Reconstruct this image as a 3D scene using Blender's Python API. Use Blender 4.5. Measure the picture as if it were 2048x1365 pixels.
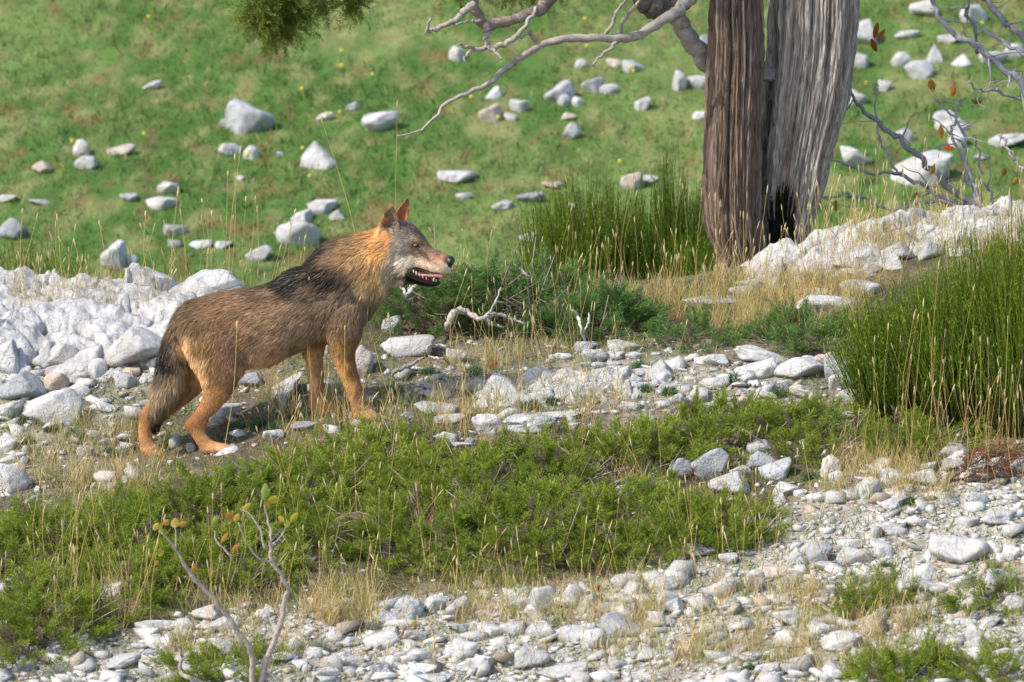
import bpy, bmesh, math, random
import numpy as np
from mathutils import Vector, noise as mnoise

for o in list(bpy.data.objects):
    bpy.data.objects.remove(o)
scene = bpy.context.scene
COL = scene.collection

# ---------------------------------------------------------------- camera, sky, sun, exposure
PITCH = math.radians(8.0)          # camera looks 8 degrees down
DIST = 30.0                        # metres from the lens to the wolf
FPX = 12750.0                      # focal length in pixels of the 2048-wide photograph
CAMZ = DIST * math.sin(PITCH)
cam_data = bpy.data.cameras.new('camera')
cam_data.sensor_width = 36.0
cam_data.lens = 36.0 * FPX / 2048.0
cam_data.clip_start = 0.5
cam_data.clip_end = 3000.0
cam_data.dof.use_dof = True
cam_data.dof.focus_distance = 29.8
cam_data.dof.aperture_fstop = 4.8
cam = bpy.data.objects.new('camera', cam_data)
cam.location = (0, 0, CAMZ)
cam.rotation_euler = (math.radians(90) - PITCH, 0, 0)
COL.objects.link(cam)
scene.camera = cam

SUN_EL, SUN_AZ = math.radians(46), math.radians(-118)   # azimuth measured from +Y towards +X: behind-left of the camera
sun_dir = Vector((math.sin(SUN_AZ) * math.cos(SUN_EL), math.cos(SUN_AZ) * math.cos(SUN_EL), math.sin(SUN_EL)))
world = bpy.data.worlds.new('World')
scene.world = world
world.use_nodes = True
wn = world.node_tree.nodes
sky = wn.new('ShaderNodeTexSky')
sky.sky_type = 'NISHITA'
sky.sun_disc = False
sky.sun_elevation = SUN_EL
sky.sun_rotation = SUN_AZ
sky.air_density = 1.0
sky.dust_density = 1.5
bg = wn['Background']
bg.inputs['Strength'].default_value = 0.15
world.node_tree.links.new(sky.outputs[0], bg.inputs['Color'])
sun_data = bpy.data.lights.new('sun', 'SUN')
sun_data.energy = 2.8
sun_data.angle = math.radians(0.6)
sun_data.color = (1.0, 0.93, 0.82)
sun = bpy.data.objects.new('sun', sun_data)
sun.rotation_euler = (-sun_dir).to_track_quat('-Z', 'Y').to_euler()
COL.objects.link(sun)
scene.view_settings.view_transform = 'Standard'
scene.view_settings.look = 'None'
scene.view_settings.gamma = 1.0
scene.view_settings.use_curve_mapping = False
scene.view_settings.exposure = 0.76
scene.cycles.max_bounces = 6
scene.cycles.diffuse_bounces = 3
scene.cycles.glossy_bounces = 2
scene.cycles.transmission_bounces = 3
scene.cycles.transparent_max_bounces = 8

# ---------------------------------------------------------------- small helpers
rng = np.random.default_rng(7)
random.seed(7)
CP, SP = math.cos(PITCH), math.sin(PITCH)


def srgb(h):
    h = h.lstrip('#')
    out = []
    for i in (0, 2, 4):
        c = int(h[i:i + 2], 16) / 255
        out.append(c / 12.92 if c <= 0.04045 else ((c + 0.055) / 1.055) ** 2.4)
    return np.array(out)


def ray(px, py):
    a, b = (px - 1024.0) / FPX, (682.5 - py) / FPX
    d = np.array([a, CP + b * SP, -SP + b * CP])
    return d / np.linalg.norm(d)


def on_plane(px, py, Y):
    """the point of that pixel's ray at depth Y"""
    d = ray(px, py)
    t = Y / d[1]
    return np.array([d[0] * t, Y, CAMZ + d[2] * t])


def project(P):
    P = np.atleast_2d(P)
    d = P[:, 1] * CP - (P[:, 2] - CAMZ) * SP
    u = 1024 + FPX * P[:, 0] / d
    v = 682.5 - FPX * (P[:, 1] * SP + (P[:, 2] - CAMZ) * CP) / d
    return np.stack([u, v], 1)


_TAB = np.random.default_rng(3).random((256, 256))


def vnoise(x, y):
    x, y = np.asarray(x, float), np.asarray(y, float)
    xi, yi = np.floor(x).astype(int), np.floor(y).astype(int)
    fx, fy = x - xi, y - yi
    fx, fy = fx * fx * (3 - 2 * fx), fy * fy * (3 - 2 * fy)
    g = lambda i, j: _TAB[i & 255, j & 255]
    a = g(xi, yi) * (1 - fx) + g(xi + 1, yi) * fx
    b = g(xi, yi + 1) * (1 - fx) + g(xi + 1, yi + 1) * fx
    return a * (1 - fy) + b * fy


def fbm(x, y, n=4):
    s, a, t = 0, 1, 0
    for i in range(n):
        s = s + a * vnoise(np.asarray(x) * 2 ** i + 17.3 * i, np.asarray(y) * 2 ** i + 9.1 * i)
        t += a
        a *= 0.5
    return s / t


# ---------------------------------------------------------------- terrain
FOOT = []      # filled below: (x, y, height wanted)
_W = None


def terrain_raw(x, y):
    x, y = np.asarray(x, float), np.asarray(y, float)
    yc = 31.35 + 0.25 * np.sin(x * 1.3 + 0.4) + 0.15 * np.sin(x * 2.9 + 2)
    tilt = 0.085 * np.clip(x, -6, 6) + 0.06 * np.clip(x - 1.2, 0, 3)
    near = -0.30 + 0.2126 * (np.minimum(y, yc) - 29.7) + tilt
    near = np.where(y < 20, near - 0.02 * (20 - y), near)
    cc = np.interp(x, [-3.5, -2.4, -1.5, -0.8, 0, 0.7, 1.3, 2.4], [0.12, 0.13, 0.10, 0.0, -0.13, -0.13, -0.05, 0.0])
    ss = np.clip((y - 30.1) / 1.2, 0, 1)
    near = near + cc * ss * ss * (3 - 2 * ss)
    near = near + 0.07 * (fbm(x * 0.9 + 5, y * 0.9, 3) - 0.5) + 0.03 * (fbm(x * 4, y * 4, 2) - 0.5)
    t = np.maximum(y - yc, 0)
    near = near + np.where(t < 1.1, 0.15 * t - 0.42 * t * t, 0.165 - 0.508 - 0.77 * (t - 1.1))
    far = -1.0 + 0.27 * (y - 42) + 0.02 * x + 0.25 * (fbm(x * 0.22 + 3, y * 0.22, 3) - 0.5) + 0.05 * (fbm(x * 1.3, y * 1.3 + 8, 2) - 0.5)
    k = 0.25
    m = np.maximum(near, far)
    return m + k * np.log(np.exp((near - m) / k) + np.exp((far - m) / k)) - k * 0.0


def terrain(x, y):
    z = terrain_raw(x, y)
    if _W is not None:
        x, y = np.asarray(x, float), np.asarray(y, float)
        for (fx, fy, _), w in zip(FOOT, _W):
            z = z + w * np.exp(-((x - fx) ** 2 + (y - fy) ** 2 * 0.7) / (2 * 0.17 ** 2))
    return z


YW = 29.7
for px, py, yo in ((728, 840, -0.07), (648, 826, 0.08), (428, 905, -0.07), (300, 912, 0.06)):
    p = on_plane(px, py, YW + yo)
    FOOT.append((p[0], p[1], p[2]))
_A = np.array([[math.exp(-((a[0] - b[0]) ** 2 + (a[1] - b[1]) ** 2 * 0.7) / (2 * 0.17 ** 2)) for b in FOOT] for a in FOOT])
_rhs = np.array([f[2] - float(terrain_raw(f[0], f[1])) for f in FOOT])
_W = np.linalg.solve(_A, _rhs)


def ground_at(px, py, ymin=20.0, ymax=120.0):
    """first ground point along that pixel's ray"""
    d = ray(px, py)
    ts = np.arange(24.0, 56.0, 0.1)
    P = np.array([0, 0, CAMZ]) + ts[:, None] * d
    below = P[:, 2] < terrain(P[:, 0], P[:, 1])
    if not below.any():
        return P[-1]
    i = int(np.argmax(below))
    lo, hi = ts[max(i - 1, 0)], ts[i]
    for _ in range(12):
        m = 0.5 * (lo + hi)
        p = np.array([0, 0, CAMZ]) + m * d
        if p[2] < float(terrain(p[0], p[1])):
            hi = m
        else:
            lo = m
    p = np.array([0, 0, CAMZ]) + hi * d
    return p


def ground_many(px, py):
    """first ground points along many pixels' rays"""
    px, py = np.asarray(px, float), np.asarray(py, float)
    a, b = (px - 1024.0) / FPX, (682.5 - py) / FPX
    D = np.stack([a, CP + b * SP, -SP + b * CP], 1)
    D /= np.linalg.norm(D, axis=1)[:, None]
    n = len(px)
    lo, hi = np.full(n, 23.0), np.full(n, 54.0)
    left = np.arange(n)
    for t in np.arange(23.2, 54, 0.2):
        P = t * D[left]
        bl = P[:, 2] + CAMZ < terrain(P[:, 0], P[:, 1])
        lo[left[bl]], hi[left[bl]] = t - 0.2, t
        left = left[~bl]
        if len(left) == 0:
            break
    for _ in range(4):
        m = (lo + hi) / 2
        P = m[:, None] * D
        bl = P[:, 2] + CAMZ < terrain(P[:, 0], P[:, 1])
        hi = np.where(bl, m, hi)
        lo = np.where(bl, lo, m)
    P = hi[:, None] * D
    P[:, 2] = terrain(P[:, 0], P[:, 1])
    return P


def ppm(P):
    return FPX / (P[1] * CP - (P[2] - CAMZ) * SP)


# ---------------------------------------------------------------- mesh helpers
def mesh_np(name, V, F, col=None, smooth=False):
    V = np.asarray(V, np.float32)
    F = np.asarray(F, np.int32)
    k = F.shape[1]
    me = bpy.data.meshes.new(name)
    me.vertices.add(len(V))
    me.vertices.foreach_set('co', V.ravel())
    me.loops.add(F.size)
    me.loops.foreach_set('vertex_index', F.ravel())
    me.polygons.add(len(F))
    me.polygons.foreach_set('loop_start', np.arange(0, F.size, k, dtype=np.int32))
    me.update(calc_edges=True)
    if smooth:
        me.polygons.foreach_set('use_smooth', np.ones(len(F), bool))
    if col is not None:
        at = me.attributes.new('Col', 'FLOAT_COLOR', 'POINT')
        c = np.ones((len(V), 4), np.float32)
        c[:, :3] = col
        at.data.foreach_set('color', c.ravel())
    return me


class Bag:
    """collects vertices and triangles of one mesh"""
    def __init__(self):
        self.v, self.f, self.c, self.n = [], [], [], 0

    def add(self, V, F, C=None):
        V = np.asarray(V, float)
        F = np.asarray(F, int)
        if F.shape[1] == 4:
            F = np.concatenate([F[:, [0, 1, 2]], F[:, [0, 2, 3]]])
        self.v.append(V)
        self.f.append(F + self.n)
        self.c.append(np.broadcast_to(np.array([.5, .5, .5]) if C is None else np.asarray(C, float), (len(V), 3)))
        self.n += len(V)

    def mesh(self, name, smooth=False):
        return mesh_np(name, np.concatenate(self.v), np.concatenate(self.f), np.concatenate(self.c), smooth)


def link(name, me, mat, parent=None, loc=None):
    o = bpy.data.objects.new(name, me)
    if mat is not None and me is not None and len(me.materials) == 0:
        me.materials.append(mat)
    if parent is not None:
        o.parent = parent
    if loc is not None:
        o.location = loc
    COL.objects.link(o)
    return o


def tag(o, label=None, cat=None, group=None, kind=None):
    if label:
        o['label'] = label
    if cat:
        o['category'] = cat
    if group:
        o['group'] = group
    if kind:
        o['kind'] = kind
    return o


def empty(name, loc, label, cat, group=None):
    o = bpy.data.objects.new(name, None)
    o.empty_display_size = 0.1
    o.location = loc
    COL.objects.link(o)
    return tag(o, label, cat, group)


def tube(pts, rad, n=6, jitter=0.0, cap=True):
    """tapered tube along points"""
    P = np.asarray(pts, float)
    R = np.broadcast_to(np.asarray(rad, float), (len(P),))
    T = np.gradient(P, axis=0)
    T /= np.linalg.norm(T, axis=1)[:, None] + 1e-9
    ref = np.array([0, 1, 0.2])
    V = []
    ang = np.arange(n) * 2 * math.pi / n
    for p, t, r in zip(P, T, R):
        a = np.cross(t, ref)
        a /= np.linalg.norm(a) + 1e-9
        b = np.cross(t, a)
        rr = r * (1 + jitter * (rng.random(n) - 0.5)) if jitter else r
        V.append(p + (np.cos(ang) * rr)[:, None] * a + (np.sin(ang) * rr)[:, None] * b)
    V = np.concatenate(V)
    F = []
    for i in range(len(P) - 1):
        for j in range(n):
            k = (j + 1) % n
            F.append((i * n + j, i * n + k, (i + 1) * n + k, (i + 1) * n + j))
    if cap:
        V = np.concatenate([V, P[:1], P[-1:]])
        c0, c1 = len(V) - 2, len(V) - 1
        for j in range(n):
            k = (j + 1) % n
            F.append((c0, k, j, j))
            F.append((c1, (len(P) - 1) * n + j, (len(P) - 1) * n + k, (len(P) - 1) * n + k))
    F = np.array(F)
    T3 = np.concatenate([F[:, [0, 1, 2]], F[F[:, 2] != F[:, 3]][:, [0, 2, 3]]])
    return V, T3


def smooth_path(pts, m=5):
    """Catmull-Rom through the points (any dimension)"""
    P = np.asarray(pts, float)
    Q = np.concatenate([[2 * P[0] - P[1]], P, [2 * P[-1] - P[-2]]])
    out = []
    for i in range(1, len(Q) - 2):
        for s in np.arange(m) / m:
            a, b, c, d = Q[i - 1], Q[i], Q[i + 1], Q[i + 2]
            out.append(0.5 * (2 * b + (c - a) * s + (2 * a - 5 * b + 4 * c - d) * s * s + (3 * b - a - 3 * c + d) * s ** 3))
    out.append(P[-1])
    return np.array(out)


def rand_rot(n, spread=None, up=None):
    """n rotation matrices taking +Z to directions 'up' (n x 3) with random spin"""
    z = up / np.linalg.norm(up, axis=1)[:, None]
    r = rng.normal(size=(n, 3))
    x = r - (r * z).sum(1)[:, None] * z
    x /= np.linalg.norm(x, axis=1)[:, None]
    y = np.cross(z, x)
    return np.stack([x, y, z], 2)


def scatter(TV, TF, pos, R, scale, col, tipcol=None):
    """copies of a template; per-copy colour; tipcol blends in by template height"""
    n, k = len(pos), len(TV)
    V = np.einsum('nij,kj->nki', R, TV) * np.asarray(scale).reshape(n, 1, -1) + pos[:, None, :]
    F = (TF[None] + (np.arange(n) * k)[:, None, None]).reshape(-1, TF.shape[1])
    C = np.repeat(col[:, None, :], k, 1)
    if tipcol is not None:
        h = np.clip(TV[:, 2] / TV[:, 2].max(), 0, 1)[None, :, None]
        C = C * (1 - h) + tipcol[:, None, :] * h
    return V.reshape(-1, 3), F, C.reshape(-1, 3)


# ---------------------------------------------------------------- materials
def mat_new(name):
    m = bpy.data.materials.new(name)
    m.use_nodes = True
    return m, m.node_tree.nodes, m.node_tree.links, m.node_tree.nodes['Principled BSDF']


def mat_attr(name, rough=0.7, trans=0.0, spec=0.3, bump=0.0, bscale=200.0, stretch=None, noise_amt=0.0, nscale=40.0):
    m, N, L, B = mat_new(name)
    a = N.new('ShaderNodeAttribute')
    a.attribute_name = 'Col'
    colout = a.outputs['Color']
    B.inputs['Roughness'].default_value = rough
    B.inputs['Specular IOR Level'].default_value = spec
    if noise_amt or bump:
        geo = N.new('ShaderNodeNewGeometry')
        mp = N.new('ShaderNodeMapping')
        if stretch:
            mp.inputs['Scale'].default_value = stretch
        L.new(geo.outputs['Position'], mp.inputs['Vector'])
    if noise_amt:
        t = N.new('ShaderNodeTexNoise')
        t.inputs['Scale'].default_value = nscale
        t.inputs['Detail'].default_value = 4
        L.new(mp.outputs[0], t.inputs['Vector'])
        mr = N.new('ShaderNodeMapRange')
        mr.inputs[1].default_value, mr.inputs[2].default_value = 0.25, 0.75
        mr.inputs[3].default_value, mr.inputs[4].default_value = 1 - noise_amt, 1 + noise_amt
        L.new(t.outputs['Fac'], mr.inputs[0])
        mx = N.new('ShaderNodeVectorMath')
        mx.operation = 'SCALE'
        L.new(colout, mx.inputs[0])
        L.new(mr.outputs[0], mx.inputs['Scale'])
        colout = mx.outputs[0]
    if bump:
        t2 = N.new('ShaderNodeTexNoise')
        t2.inputs['Scale'].default_value = bscale
        t2.inputs['Detail'].default_value = 5
        L.new(mp.outputs[0], t2.inputs['Vector'])
        bp = N.new('ShaderNodeBump')
        bp.inputs['Strength'].default_value = bump
        bp.inputs['Distance'].default_value = 0.01
        L.new(t2.outputs['Fac'], bp.inputs['Height'])
        L.new(bp.outputs[0], B.inputs['Normal'])
    L.new(colout, B.inputs['Base Color'])
    if trans:
        out = N['Material Output']
        tr = N.new('ShaderNodeBsdfTranslucent')
        L.new(colout, tr.inputs['Color'])
        ms = N.new('ShaderNodeMixShader')
        ms.inputs[0].default_value = trans
        L.new(B.outputs[0], ms.inputs[1])
        L.new(tr.outputs[0], ms.inputs[2])
        L.new(ms.outputs[0], out.inputs['Surface'])
    return m


def mat_plain(name, rgb, rough=0.6, spec=0.4):
    m, N, L, B = mat_new(name)
    B.inputs['Base Color'].default_value = (*rgb, 1)
    B.inputs['Roughness'].default_value = rough
    B.inputs['Specular IOR Level'].default_value = spec
    t = N.new('ShaderNodeTexNoise')
    t.inputs['Scale'].default_value = 180
    bp = N.new('ShaderNodeBump')
    bp.inputs['Strength'].default_value = 0.15
    bp.inputs['Distance'].default_value = 0.003
    L.new(t.outputs['Fac'], bp.inputs['Height'])
    L.new(bp.outputs[0], B.inputs['Normal'])
    return m


M_LEAF = mat_attr('juniper_foliage', rough=0.55, trans=0.35, spec=0.25)
M_GRASS = mat_attr('grass_blade', rough=0.65, trans=0.35, spec=0.2)
M_BROOM = mat_attr('broom_stem', rough=0.6, trans=0.15, spec=0.2)
M_DRY = mat_attr('dry_straw', rough=0.7, trans=0.25, spec=0.2)
M_BARK = mat_attr('fibrous_bark', rough=0.9, spec=0.15, bump=1.0, bscale=110, stretch=(1, 1, 0.09), noise_amt=0.6, nscale=110)
M_WOOD = mat_attr('dead_wood', rough=0.85, spec=0.2, bump=0.5, bscale=90, noise_amt=0.2, nscale=50)
M_FUR = mat_attr('wolf_fur', rough=0.75, trans=0.12, spec=0.25)
M_SKIN = mat_attr('wolf_undercoat', rough=0.9, spec=0.1, noise_amt=0.15, nscale=60)


def mat_rock(name, light, grey, warm, dark_amt):
    m, N, L, B = mat_new(name)
    B.inputs['Roughness'].default_value = 0.85
    B.inputs['Specular IOR Level'].default_value = 0.25
    geo = N.new('ShaderNodeNewGeometry')
    oi = N.new('ShaderNodeObjectInfo')
    off = N.new('ShaderNodeVectorMath')
    off.operation = 'MULTIPLY_ADD'
    L.new(oi.outputs['Random'], off.inputs[0])
    off.inputs[1].default_value = (40, 17, 23)
    L.new(geo.outputs['Position'], off.inputs[2])

    def tex(scale, detail, rough=0.55, dist=0.0):
        t = N.new('ShaderNodeTexNoise')
        t.inputs['Scale'].default_value = scale
        t.inputs['Detail'].default_value = detail
        t.inputs['Roughness'].default_value = rough
        t.inputs['Distortion'].default_value = dist
        L.new(off.outputs[0], t.inputs['Vector'])
        return t

    def ramp(src, p0, p1):
        r = N.new('ShaderNodeMapRange')
        r.inputs[1].default_value, r.inputs[2].default_value = p0, p1
        r.clamp = True
        L.new(src, r.inputs[0])
        return r.outputs[0]

    def mix(f, a, b):
        x = N.new('ShaderNodeMix')
        x.data_type = 'RGBA'
        L.new(f, x.inputs[0])
        for s, v in ((6, a), (7, b)):
            if isinstance(v, tuple):
                x.inputs[s].default_value = (*v, 1)
            else:
                L.new(v, x.inputs[s])
        return x.outputs[2]
    n1, n2, n3, n4 = tex(7, 6, 0.6), tex(2.5, 3), tex(34, 6, 0.7), tex(120, 4, 0.7)
    c = mix(ramp(n1.outputs['Fac'], 0.40, 0.66), light, grey)
    rnd = N.new('ShaderNodeMapRange')
    rnd.inputs[1].default_value, rnd.inputs[2].default_value = 0.45, 1.0
    rnd.inputs[3].default_value, rnd.inputs[4].default_value = 0.0, 0.55
    L.new(oi.outputs['Random'], rnd.inputs[0])
    c = mix(rnd.outputs[0], c, grey)
    c = mix(ramp(n2.outputs['Fac'], 0.52, 0.72), c, warm)
    c = mix(ramp(n3.outputs['Fac'], 0.69 - 0.06 * dark_amt, 0.75), c, (0.10, 0.10, 0.10))
    # grain and streaks
    n5 = tex(70, 5, 0.75, 0.6)
    sc = N.new('ShaderNodeMapRange')
    sc.inputs[1].default_value, sc.inputs[2].default_value, sc.inputs[3].default_value, sc.inputs[4].default_value = 0.3, 0.7, 0.78, 1.16
    L.new(n5.outputs['Fac'], sc.inputs[0])
    vm = N.new('ShaderNodeVectorMath')
    vm.operation = 'SCALE'
    L.new(c, vm.inputs[0])
    L.new(sc.outputs[0], vm.inputs['Scale'])
    c = vm.outputs[0]
    L.new(c, B.inputs['Base Color'])
    # relief: cracks and pits
    v = N.new('ShaderNodeTexVoronoi')
    v.feature = 'DISTANCE_TO_EDGE'
    v.inputs['Scale'].default_value = 9
    dv = N.new('ShaderNodeVectorMath')
    dv.operation = 'MULTIPLY_ADD'
    L.new(n1.outputs['Color'], dv.inputs[0])
    dv.inputs[1].default_value = (0.25, 0.25, 0.25)
    L.new(off.outputs[0], dv.inputs[2])
    L.new(dv.outputs[0], v.inputs['Vector'])
    crack = ramp(v.outputs['Distance'], 0.0, 0.05)
    add = N.new('ShaderNodeMath')
    add.operation = 'MULTIPLY_ADD'
    L.new(crack, add.inputs[0])
    add.inputs[1].default_value = 0.35
    L.new(n3.outputs['Fac'], add.inputs[2])
    add2 = N.new('ShaderNodeMath')
    add2.operation = 'MULTIPLY_ADD'
    L.new(n4.outputs['Fac'], add2.inputs[0])
    add2.inputs[1].default_value = 0.35
    L.new(add.outputs[0], add2.inputs[2])
    bp = N.new('ShaderNodeBump')
    bp.inputs['Strength'].default_value = 0.75
    bp.inputs['Distance'].default_value = 0.018
    L.new(add2.outputs[0], bp.inputs['Height'])
    L.new(bp.outputs[0], B.inputs['Normal'])
    return m


M_ROCK = mat_rock('white_limestone', (0.645, 0.635, 0.62), (0.385, 0.38, 0.38), (0.50, 0.455, 0.40), 0.6)
M_ROCKG = mat_rock('grey_limestone', (0.47, 0.475, 0.49), (0.30, 0.31, 0.33), (0.42, 0.39, 0.35), 0.8)
M_ROCKB = mat_rock('buff_limestone', (0.58, 0.50, 0.42), (0.46, 0.40, 0.35), (0.55, 0.42, 0.31), 0.2)
M_ROCKR = mat_rock('pitted_limestone', (0.64, 0.63, 0.61), (0.38, 0.38, 0.38), (0.55, 0.50, 0.44), 1.6)
# ---------------------------------------------------------------- ground sheet
def near_colour(u, v, x, y):
    n = fbm(x * 3, y * 3, 3)
    n2 = fbm(x * 11 + 4, y * 11, 2)
    soil, grit, moss, straw = srgb('#574d40'), srgb('#b0aaa2'), srgb('#585d36'), srgb('#7d7058')
    w = np.clip((n - 0.42) * 4, 0, 1)[:, None]
    c = soil * (1 - w) + straw * w
    w = np.clip((n2 - 0.5) * 5, 0, 1)[:, None] * 0.8
    c = c * (1 - w) + moss * w
    g = scree_density(u, v)[:, None] * np.clip((fbm(x * 7, y * 7 + 3, 2) - 0.3) * 4, 0.55, 1)[:, None]
    return c * (1 - g) + grit * g


def meadow_colour(x, y):
    n = fbm(x * 0.8, y * 0.5, 3)
    n2 = fbm(x * 7.5 + 9, y * 4.2, 4)
    g1, g2, tan, brown = srgb('#557538'), srgb('#70864a'), srgb('#a39a6b'), srgb('#84694a')
    w = np.clip((n - 0.36) * 3.6, 0, 1)[:, None]
    c = g1 * (1 - w) + g2 * w
    w = np.clip((n2 - 0.50) * 5, 0, 1)[:, None] * 0.5
    c = c * (1 - w) + tan * w
    n3 = fbm(x * 6.5 + 30, y * 3.6 + 5, 4)
    w = np.clip((n3 - 0.65) * 9, 0, 1)[:, None] * 0.6
    c = c * (1 - w) + brown * w
    return c * (0.58 + 0.84 * fbm(x * 13 + 2, y * 8, 3))[:, None]


def scree_density(u, v):
    """how stony the near slope is, by place (photograph coordinates of the ground point)"""
    u, v = np.asarray(u, float), np.asarray(v, float)
    line = np.interp(u, [-600, 0, 600, 900, 1250, 1420, 1560, 1700, 2048, 2700], [1330, 1310, 1215, 1195, 1160, 1120, 1020, 950, 930, 900])
    d = np.clip((v - line) / 40 + 0.5, 0, 1)
    mid = np.exp(-((u - 1300) / 480) ** 2 - ((v - 775) / 75) ** 2) * 0.75
    left = np.exp(-((u - 60) / 260) ** 2 - ((v - 800) / 170) ** 2) * 0.6
    return np.clip(d + mid + left, 0, 1)


gx = np.unique(np.concatenate([np.linspace(-260, -8, 40), np.linspace(-8, -4, 40), np.linspace(-4, 4, 201), np.linspace(4, 8, 40), np.linspace(8, 260, 40)]))
gy = np.unique(np.concatenate([np.linspace(-60, 23, 60), np.linspace(23, 33, 260), np.linspace(33, 52, 180), np.linspace(52, 380, 90)]))
GX, GY = np.meshgrid(gx, gy)
gxf, gyf = GX.ravel(), GY.ravel()
gz = terrain(gxf, gyf)
gV = np.stack([gxf, gyf, gz], 1)
nx, ny = len(gx), len(gy)
ii = np.arange(nx * ny).reshape(ny, nx)
gF = np.stack([ii[:-1, :-1].ravel(), ii[:-1, 1:].ravel(), ii[1:, 1:].ravel(), ii[1:, :-1].ravel()], 1)
guv = project(np.stack([gxf, np.maximum(gyf, 5), gz], 1))
wf = np.clip((gyf - 32.0) / 1.2, 0, 1)[:, None]
gC = near_colour(guv[:, 0], guv[:, 1], gxf, gyf) * (1 - wf) + meadow_colour(gxf, gyf) * 0.75 * wf
M_GROUND = mat_attr('stony_soil', rough=0.95, spec=0.1, bump=1.0, bscale=45, noise_amt=0.45, nscale=60)
ground = link('ground', mesh_np('ground', gV, gF, gC, True), M_GROUND)
tag(ground, kind='structure')
# ---------------------------------------------------------------- rocks
def rock_mesh(seed, kind, sub):
    r = np.random.default_rng(seed)
    bm = bmesh.new()
    bmesh.ops.create_icosphere(bm, subdivisions=sub, radius=1)
    V = np.array([v.co[:] for v in bm.verts])
    npl = {'o': 26, 'p': 9, 's': 14, 'a': 13, 'r': 20}[kind]
    nr = r.normal(size=(npl, 3))
    nr /= np.linalg.norm(nr, axis=1)[:, None]
    pd = r.uniform(0.72, 1.0, npl) if kind in 'or' else r.uniform(0.48, 1.0, npl)
    if kind == 'p':      # peaked: sloping sides that meet near the top
        a = np.arange(npl) * 2 * math.pi / npl + r.uniform(0, 0.8, npl)
        nr = np.stack([np.cos(a), np.sin(a), r.uniform(-0.2, 0.9, npl)], 1)
        nr /= np.linalg.norm(nr, axis=1)[:, None]
        pd = r.uniform(0.42, 0.75, npl)
    if kind in 'as':      # beds: flattish tops
        nr[0], nr[1] = (r.normal(0, .22), r.normal(0, .22), 1), (r.normal(0, .35), r.normal(0, .35), 1)
        nr[2] = (r.normal(0, .4), -1, r.normal(.2, .3))
        nr /= np.linalg.norm(nr, axis=1)[:, None]
        pd[0], pd[1], pd[2] = r.uniform(.42, .6), r.uniform(.5, .65), r.uniform(.5, .8)
    D = V @ nr.T
    q = np.where(D > 0.05, pd[None] / np.maximum(D, 0.05), 9.0)
    sh = 16.0 if kind in 'or' else 95.0
    rad = -np.log(np.exp(-sh * np.minimum(q, 2.2)).sum(1) + np.exp(-sh * 1.25)) / sh
    P = V * rad[:, None]
    off = Vector(r.uniform(-50, 50, 3))
    rough = 0.20 if kind == 'r' else 0.07 if kind == 'o' else 0.085
    st = Vector(r.normal(size=3)).normalized()
    for i, p in enumerate(P):
        vv = Vector(p)
        n = mnoise.fractal(vv * 1.7 + off, 0.9, 2.1, 5)
        w = mnoise.noise(vv * 4 + st * (vv.dot(st) * 14) + off)
        P[i] = p * (1 + rough * n + 0.022 * w + (0.05 * abs(mnoise.noise(vv * 7 + off)) if kind == 'r' else 0))
    lo, hi = P.min(0), P.max(0)
    P = (P - (lo + hi) / 2) / ((hi - lo) / 2)
    F = np.array([[v.index for v in f.verts] for f in bm.faces])
    bm.free()
    return mesh_np('rock', P, F, None, True)


ROCKLIB = {}
for k in 'aospr':
    ROCKLIB[k] = [rock_mesh(100 + 13 * i + ord(k), k, 4) for i in range({'a': 9, 'o': 5, 's': 6, 'p': 4, 'r': 4}[k])]
    for me in ROCKLIB[k]:
        me.materials.append(M_ROCK)
ROCKMAT = {'w': M_ROCK, 'g': M_ROCKG, 'b': M_ROCKB, 'r': M_ROCKR}

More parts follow.
